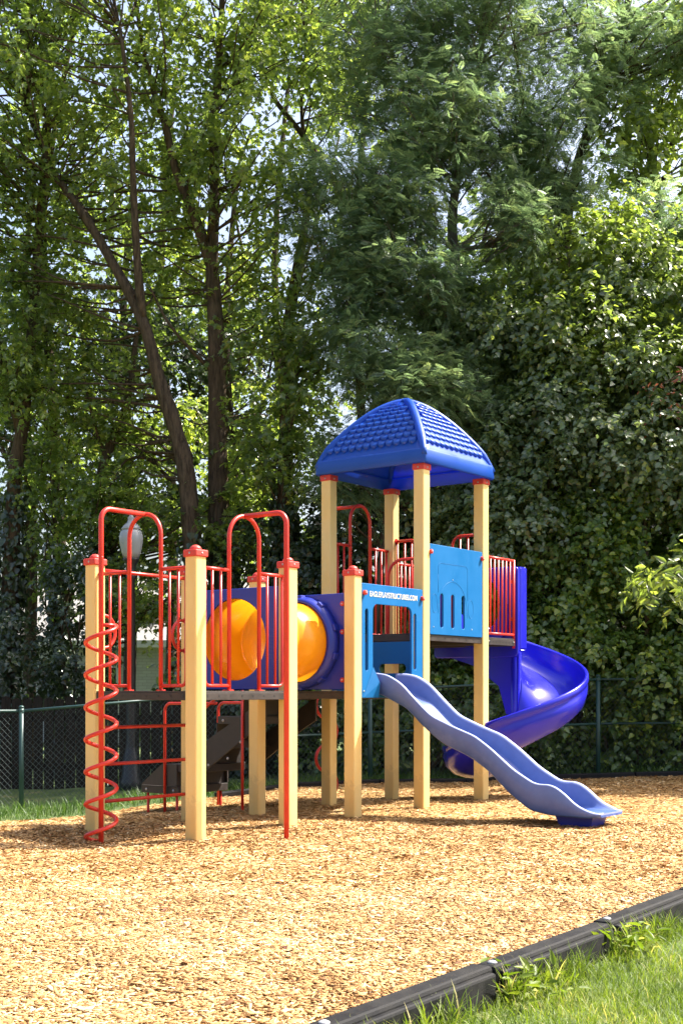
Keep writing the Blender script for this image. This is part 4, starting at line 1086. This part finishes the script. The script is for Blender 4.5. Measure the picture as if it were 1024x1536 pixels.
# ------------------------------------------------------------------ trees (trunk paths read from the photograph, each at its own distance)
LT = 'tall trees behind the left of the playground'
tree('maple_tree', 'leaning maple with a long bare diagonal trunk left of centre', 'tree',
     [([(305, 1190, 20), (285, 760, 20), (262, 640, 20), (240, 575, 20), (214, 480, 20), (158, 375, 20.2), (118, 310, 20.4), (80, 255, 20.6), (35, 150, 21)], .205, .05),
      ([(214, 480, 20), (206, 390, 19.8), (200, 270, 19.6), (196, 165, 19.4), (180, 40, 19.4)], .10, .035)],
     [(100, 130, 20.3, 150, 200, 1.3, 125, .55), (60, -120, 20.5, 200, 140, 1.6, 70, .6), (210, 330, 21.4, 110, 110, 1.0, 55, .45), (70, 440, 20.9, 90, 110, 1.0, 26, .45), (170, 620, 21.2, 60, 90, .8, 20, .35), (90, 520, 21.2, 90, 90, .8, 26, .38), (215, 690, 21.3, 60, 80, .6, 16, .32)], 'maple', 'maple', ivy=(2.9, 300), group=LT, ntw=7)
tree('maple_tree', 'upright maple with a thick dark trunk and ivy at its foot, behind the left deck', 'tree',
     [([(332, 1190, 20.6), (328, 780, 20.6), (326, 600, 20.6), (323, 480, 20.6), (318, 395, 20.6), (322, 290, 20.6), (320, 200, 20.6), (330, 80, 20.6), (335, -60, 20.6)], .25, .05),
      ([(318, 400, 20.6), (294, 330, 20.5), (264, 255, 20.4), (246, 180, 20.3), (222, 105, 20.2), (200, -20, 20)], .13, .035),
      ([(322, 560, 20.6), (282, 520, 20.3), (250, 480, 20.1), (225, 430, 20)], .05, .015),
      ([(322, 300, 20.6), (350, 265, 20.8), (375, 200, 21)], .05, .018)],
     [(300, 90, 20.5, 160, 180, 1.4, 135, .55), (290, -150, 20.6, 190, 140, 1.6, 70, .6), (370, 260, 20.0, 90, 120, 1.0, 50, .45), (290, 400, 21.5, 120, 70, .9, 34, .4), (390, 470, 20.6, 80, 100, .9, 26, .4), (390, 640, 20.8, 60, 90, .8, 24, .35), (295, 650, 21.6, 60, 60, .6, 12, .3), (272, 480, 21.6, 70, 60, .7, 18, .36), (375, 740, 20.9, 70, 60, .6, 18, .32)], 'maple', 'maple', ivy=(3.3, 340), group=LT)
tree('maple_tree', 'ivy-clad maple with a slim trunk at the left edge of the picture', 'tree',
     [([(8, 1190, 21), (20, 760, 21), (34, 640, 21), (48, 500, 21), (60, 330, 21), (72, 200, 21), (80, 40, 21)], .20, .05), ([(30, 660, 21), (5, 560, 20.8), (-30, 480, 20.6)], .06, .02)],
     [(20, 300, 21, 90, 170, 1.2, 70, .5), (-20, 60, 21, 150, 170, 1.5, 80, .6), (30, 540, 20.6, 70, 140, .9, 58, .4), (-90, 420, 21, 110, 260, 1.3, 60, .55)], 'maple', 'maple', ivy=(4.5, 420), group=LT, tint=.38)
tree('maple_tree', 'thin maple with drooping dark foliage between the left edge and the leaning trunk', 'tree',
     [([(92, 1190, 22), (88, 760, 22), (78, 600, 22), (70, 450, 22), (66, 320, 22), (90, 150, 22), (120, 0, 22)], .17, .04), ([(84, 700, 22), (60, 600, 21.8), (35, 560, 21.6)], .06, .02)],
     [(85, 560, 21.6, 75, 170, 1.0, 60, .45), (70, 720, 21.4, 60, 90, .8, 24, .38), (130, 300, 22, 110, 150, 1.2, 50, .5), (120, 820, 21, 70, 80, .7, 30, .36)], 'maple', 'maple', ivy=(3.9, 420), group=LT, tint=.36)
tree('maple_tree', 'short bent maple with bare crossing branches above the left arch', 'tree',
     [([(152, 1190, 21.2), (150, 770, 21.2), (168, 660, 21.2), (192, 600, 21.2), (205, 500, 21.2)], .17, .05), ([(255, 720, 21), (225, 690, 20.8), (190, 690, 20.6), (165, 730, 20.4)], .05, .015),
      ([(160, 690, 21.2), (140, 630, 21), (125, 560, 20.8)], .05, .015), ([(270, 700, 21), (235, 660, 20.8), (200, 640, 20.6)], .04, .012)],
     [(180, 640, 21, 90, 110, .9, 30, .38), (210, 760, 20.6, 90, 60, .7, 26, .34), (150, 780, 20.8, 60, 80, .7, 30, .36), (210, 850, 20.8, 60, 50, .6, 16, .34), (330, 790, 20.4, 70, 50, .7, 18, .34), (238, 900, 19.9, 38, 40, .5, 12, .28), (165, 910, 20, 36, 50, .5, 12, .28), (55, 900, 20.4, 30, 40, .4, 8, .28)], 'maple', 'maple', ivy=(3.6, 520), group=LT, tint=.36)
tree('maple_tree', 'vine-draped maple rising behind the tunnel with a dark leafy trunk', 'tree',
     [([(428, 1190, 20.4), (426, 800, 20.4), (430, 620, 20.4), (434, 480, 20.4), (455, 350, 20.8), (472, 230, 21.2)], .22, .06), ([(510, 285, 22), (456, 205, 22), (404, 135, 22), (386, 50, 22)], .09, .03), ([(455, 205, 22), (452, 140, 22), (460, 60, 22)], .05, .02)],
     [(440, 620, 20, 70, 130, .7, 44, .38), (470, 480, 20.2, 70, 100, .8, 34, .42), (470, 100, 22, 90, 140, 1.2, 46, .5), (400, 30, 22.4, 90, 90, 1.2, 30, .5), (480, -120, 22, 150, 110, 1.4, 44, .6)], 'maple', 'maple', ivy=(4.6, 700), group=LT, tint=.4)
# fine-leaved locusts on the right
GL_ = 'fine-leaved trees behind the right of the playground'
tree('locust_tree', 'blue-green locust with a pale bare trunk showing above the blue roof', 'tree',
     [([(688, 1190, 20.6), (684, 700, 20.6), (682, 420, 20.6), (678, 330, 20.6), (690, 240, 20.6), (715, 120, 20.6), (730, -40, 20.6)], .16, .05),
      ([(745, 368, 20.0), (700, 372, 20), (672, 370, 20), (630, 392, 19.8), (575, 425, 19.6), (520, 440, 19.4)], .05, .015), ([(690, 240, 20.6), (650, 170, 20.4), (600, 120, 20.2), (560, 60, 20)], .06, .02)],
     [(550, 320, 19.6, 110, 90, .9, 90, .45), (560, 470, 19.4, 120, 70, .7, 60, .4), (480, 300, 19.8, 60, 60, .7, 24, .4), (620, 420, 19.3, 110, 35, .6, 34, .38), (660, 180, 20, 150, 80, 1.1, 90, .5), (600, 60, 20.4, 120, 80, 1.1, 44, .5), (720, 30, 20.6, 190, 100, 1.4, 80, .55), (640, -130, 20.6, 220, 110, 1.6, 60, .6), (775, 330, 19.6, 55, 60, .7, 26, .42)],
     'locust', 'locust', bark='palebark', lsize=.17, ntw=15, nleaf=6, up=.9, cs=.68, droop=.25, tint=.42, group=GL_, tlen=.42)
tree('locust_tree', 'tall locust with drooping blue-green sprays at the upper right', 'tree',
     [([(822, 1190, 21.4), (836, 700, 21.4), (842, 420, 21.4), (862, 260, 21.4), (905, 130, 21.4), (940, 10, 21.4), (960, -120, 21.4)], .18, .05), ([(842, 420, 21.4), (800, 280, 21.2), (780, 130, 21)], .09, .03)],
     [(800, 220, 20.4, 110, 110, 1.0, 90, .48), (850, 40, 21, 110, 90, 1.1, 50, .5), (980, 360, 20.2, 70, 60, .8, 44, .45), (1000, 40, 20.8, 80, 70, .9, 44, .48), (900, 130, 20.8, 60, 60, .7, 20, .42), (830, -120, 21.4, 180, 100, 1.4, 44, .6)],
     'locust', 'locust', lsize=.17, ntw=15, nleaf=6, up=.9, cs=.68, droop=.3, tint=.36, group=GL_)
tree('locust_tree', 'low locust with soft sunlit sprays hanging just behind the blue roof', 'tree',
     [([(560, 1190, 19.6), (566, 900, 19.6), (590, 700, 19.6), (610, 580, 19.6), (640, 500, 19.6)], .10, .03), ([(590, 700, 19.6), (560, 600, 19.4), (545, 520, 19.2)], .05, .015)],
     [(640, 580, 19.0, 90, 70, .7, 60, .4), (570, 540, 19.0, 60, 50, .6, 26, .36), (540, 640, 19.2, 60, 60, .6, 30, .36), (520, 730, 19.2, 60, 50, .6, 26, .36), (690, 660, 19.2, 60, 80, .7, 40, .4)],
     'locust', 'locust', lsize=.165, ntw=15, nleaf=6, up=.9, cs=.68, droop=.3, tint=.5, group=GL_)
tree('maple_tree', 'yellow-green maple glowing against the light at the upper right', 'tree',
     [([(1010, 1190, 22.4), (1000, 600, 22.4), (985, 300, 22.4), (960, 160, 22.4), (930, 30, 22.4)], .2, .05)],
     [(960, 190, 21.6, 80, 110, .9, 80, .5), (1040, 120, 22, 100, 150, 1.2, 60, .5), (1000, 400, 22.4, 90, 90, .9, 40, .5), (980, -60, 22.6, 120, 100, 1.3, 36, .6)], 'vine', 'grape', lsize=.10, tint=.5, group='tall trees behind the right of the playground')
for (px, py0, y, lab, kx) in ((540, 60, 26, 'distant pale-leaved maple seen through the gap at top centre', 1), (250, 330, 28, 'distant maple behind the leaning trunk at left', 1.2), (420, 640, 27, 'distant shaded maple low behind the tunnel', 1.1)):
    tree('maple_tree', lab, 'tree', [([(px, 1170, y), (px+10, 800, y), (px-8, 400, y), (px+15, 100, y)], .2, .05), ([(px, 500, y), (px+50, 350, y), (px+90, 200, y)], .08, .02), ([(px, 560, y), (px-50, 400, y), (px-80, 260, y)], .08, .02)],
         [(px, py0, y, 140*kx, 200, 1.5, 44, .65), (px+20, py0+230, y, 120*kx, 130, 1.3, 22, .6)], 'maple', 'maple', tint=.36, group='distant trees beyond the fence', lsize=.14)

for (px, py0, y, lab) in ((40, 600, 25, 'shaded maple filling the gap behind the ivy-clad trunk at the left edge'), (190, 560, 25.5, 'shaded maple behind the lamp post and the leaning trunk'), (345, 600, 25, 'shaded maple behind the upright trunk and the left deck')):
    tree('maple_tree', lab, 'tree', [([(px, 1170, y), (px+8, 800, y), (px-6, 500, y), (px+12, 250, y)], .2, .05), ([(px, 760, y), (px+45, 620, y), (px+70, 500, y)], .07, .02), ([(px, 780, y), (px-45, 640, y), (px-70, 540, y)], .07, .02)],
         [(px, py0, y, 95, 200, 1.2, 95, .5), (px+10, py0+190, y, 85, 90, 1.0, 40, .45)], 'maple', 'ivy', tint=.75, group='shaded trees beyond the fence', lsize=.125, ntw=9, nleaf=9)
# ------------------------------------------------------------------ vine-covered thickets on the right
VG = 'vine-covered thickets along the right fence'
def W(px, py, y): p = at(px, py, y); return (p.x, y, p.z)
def BL(*l): return [(*W(px, py, y), r_*1.05, r_*.85, r_) for px, py, y, r_ in l]
thicket('vine_thicket', 'big rounded vine-covered tree mound with a sunlit top right of the blue roof', 'vine thicket',
        BL((870, 405, 19.7, .95), (960, 430, 19.7, .95), (795, 480, 19.6, .8), (1035, 470, 19.9, 1.0), (890, 520, 19.2, .85), (975, 560, 19.1, .85), (1060, 600, 19.3, .9), (830, 590, 19.2, .7), (910, 650, 18.85, .75), (1000, 680, 18.9, .8), (1090, 720, 19.1, .9)), 'vine', 'vine', per=24, lsize=.08, tint=.55, group=VG, stems=9, crest=True)
thicket('vine_thicket', 'tall dark vine curtain directly right of the tower roof', 'vine thicket',
        BL((715, 500, 20.0, .75), (755, 570, 19.6, .75), (690, 600, 19.7, .65), (790, 670, 19.1, .7), (730, 690, 19.3, .7), (670, 710, 19.6, .65), (830, 740, 18.9, .65), (760, 790, 19.1, .7), (690, 820, 19.4, .7)), 'vine', 'vine', lsize=.078, per=24, tint=.42, group=VG, stems=7)
thicket('vine_thicket', 'bright leafy vine hedge covering the fence behind the spiral slide', 'vine thicket',
        BL((900, 790, 19.18, .7), (990, 810, 19.23, .75), (1070, 840, 19.38, .8), (850, 860, 19.13, .65), (940, 900, 19.03, .65), (1030, 940, 19.08, .7), (880, 980, 19.00, .62), (970, 1020, 19.00, .65), (1060, 1050, 19.13, .65), (800, 960, 19.18, .65), (830, 1070, 19.03, .6), (910, 1090, 18.98, .55), (1000, 1110, 19.03, .55), (1090, 960, 19.28, .8)), 'vine', 'hedge', lsize=.082, per=24, nleaf=7, tint=.68, group=VG, stems=8)
thicket('vine_thicket', 'low vine hedge seen between the tower posts under the blue panels', 'vine thicket',
        BL((740, 940, 19.2, .75), (670, 960, 19.4, .75), (600, 980, 19.5, .75), (530, 1000, 19.6, .75), (740, 1070, 19, .65), (660, 1080, 19.1, .65), (580, 1090, 19.2, .6), (500, 1090, 19.2, .6)), 'vine', 'hedge', lsize=.08, per=23, tint=.5, group=VG, stems=6)
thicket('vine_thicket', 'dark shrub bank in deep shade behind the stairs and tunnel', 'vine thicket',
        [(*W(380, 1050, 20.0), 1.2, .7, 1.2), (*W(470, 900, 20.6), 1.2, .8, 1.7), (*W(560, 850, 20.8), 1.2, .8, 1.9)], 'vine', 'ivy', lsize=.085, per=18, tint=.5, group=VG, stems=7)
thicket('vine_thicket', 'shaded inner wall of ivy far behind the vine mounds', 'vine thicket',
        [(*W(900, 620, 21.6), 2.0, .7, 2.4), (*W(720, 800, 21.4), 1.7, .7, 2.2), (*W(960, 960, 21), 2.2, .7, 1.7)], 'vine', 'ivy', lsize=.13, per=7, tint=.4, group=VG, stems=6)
thicket('vine_thicket', 'tall dense vine-hung trees beyond the right edge of the picture', 'vine thicket',
        [(7.6, 19.2, 2.6, 1.8, 1.3, 3.6), (6.3, 19.4, 5.0, 1.3, 1.0, 1.7), (10.2, 18.4, 5.4, 2.3, 1.6, 4.2)], 'vine', 'vine', lsize=.16, per=8, ntw=4, nleaf=7, tint=.4, group=VG, stems=6)
# leafy sprig reaching in at the right edge, and a patch of dead leaves
thicket('overhanging_branch', 'sunlit branch of long pale leaves reaching in at the right edge', 'branch', [(*W(1018, 862, 16.6), .40, .28, .24)], 'ash', 'grape', lsize=.17, per=22, ntw=3, nleaf=6, tint=.55, stems=0)
thicket('dead_branch', 'hanging spray of withered red-brown leaves on the vine mound', 'branch', [(*W(1014, 570, 17.9), .12, .1, .34)], 'ash', 'deadleaf', lsize=.085, per=26, ntw=3, nleaf=5, tint=.5, stems=0)
# shaded tall shrubs on the far left behind the board fence, dark background wood
thicket('ivy_shrub', 'ivy-covered shrub behind the board fence at the left edge', 'shrub', [(*W(0, 1000, 20), .6, .5, .9), (*W(120, 940, 20.4), .55, .5, 1.3)], 'maple', 'ivy', lsize=.09, per=16, ntw=4, nleaf=7, tint=.5, stems=5)
wd_ = Leafy(); n = 2600
c = np.stack([rng.uniform(-4, 16, n), rng.uniform(24, 28, n), rng.uniform(0, 11.5, n)], 1)
k = (c[:, 2] < 10.5-1.2*np.sin(c[:, 0]*1.3)) & ((c[:, 0] > 1.2) | (c[:, 2] < 1.8+1.2*np.sin(c[:, 0]*2.2)))
spray(wd_, 'vine', c[k], .7, 6, 7, .17, None, .35, 1.0, .35, .2, .6)
tag(wd_.build('far_woodland', 'vine'), 'dense shaded woodland far behind the fence', 'woodland', kind='stuff')
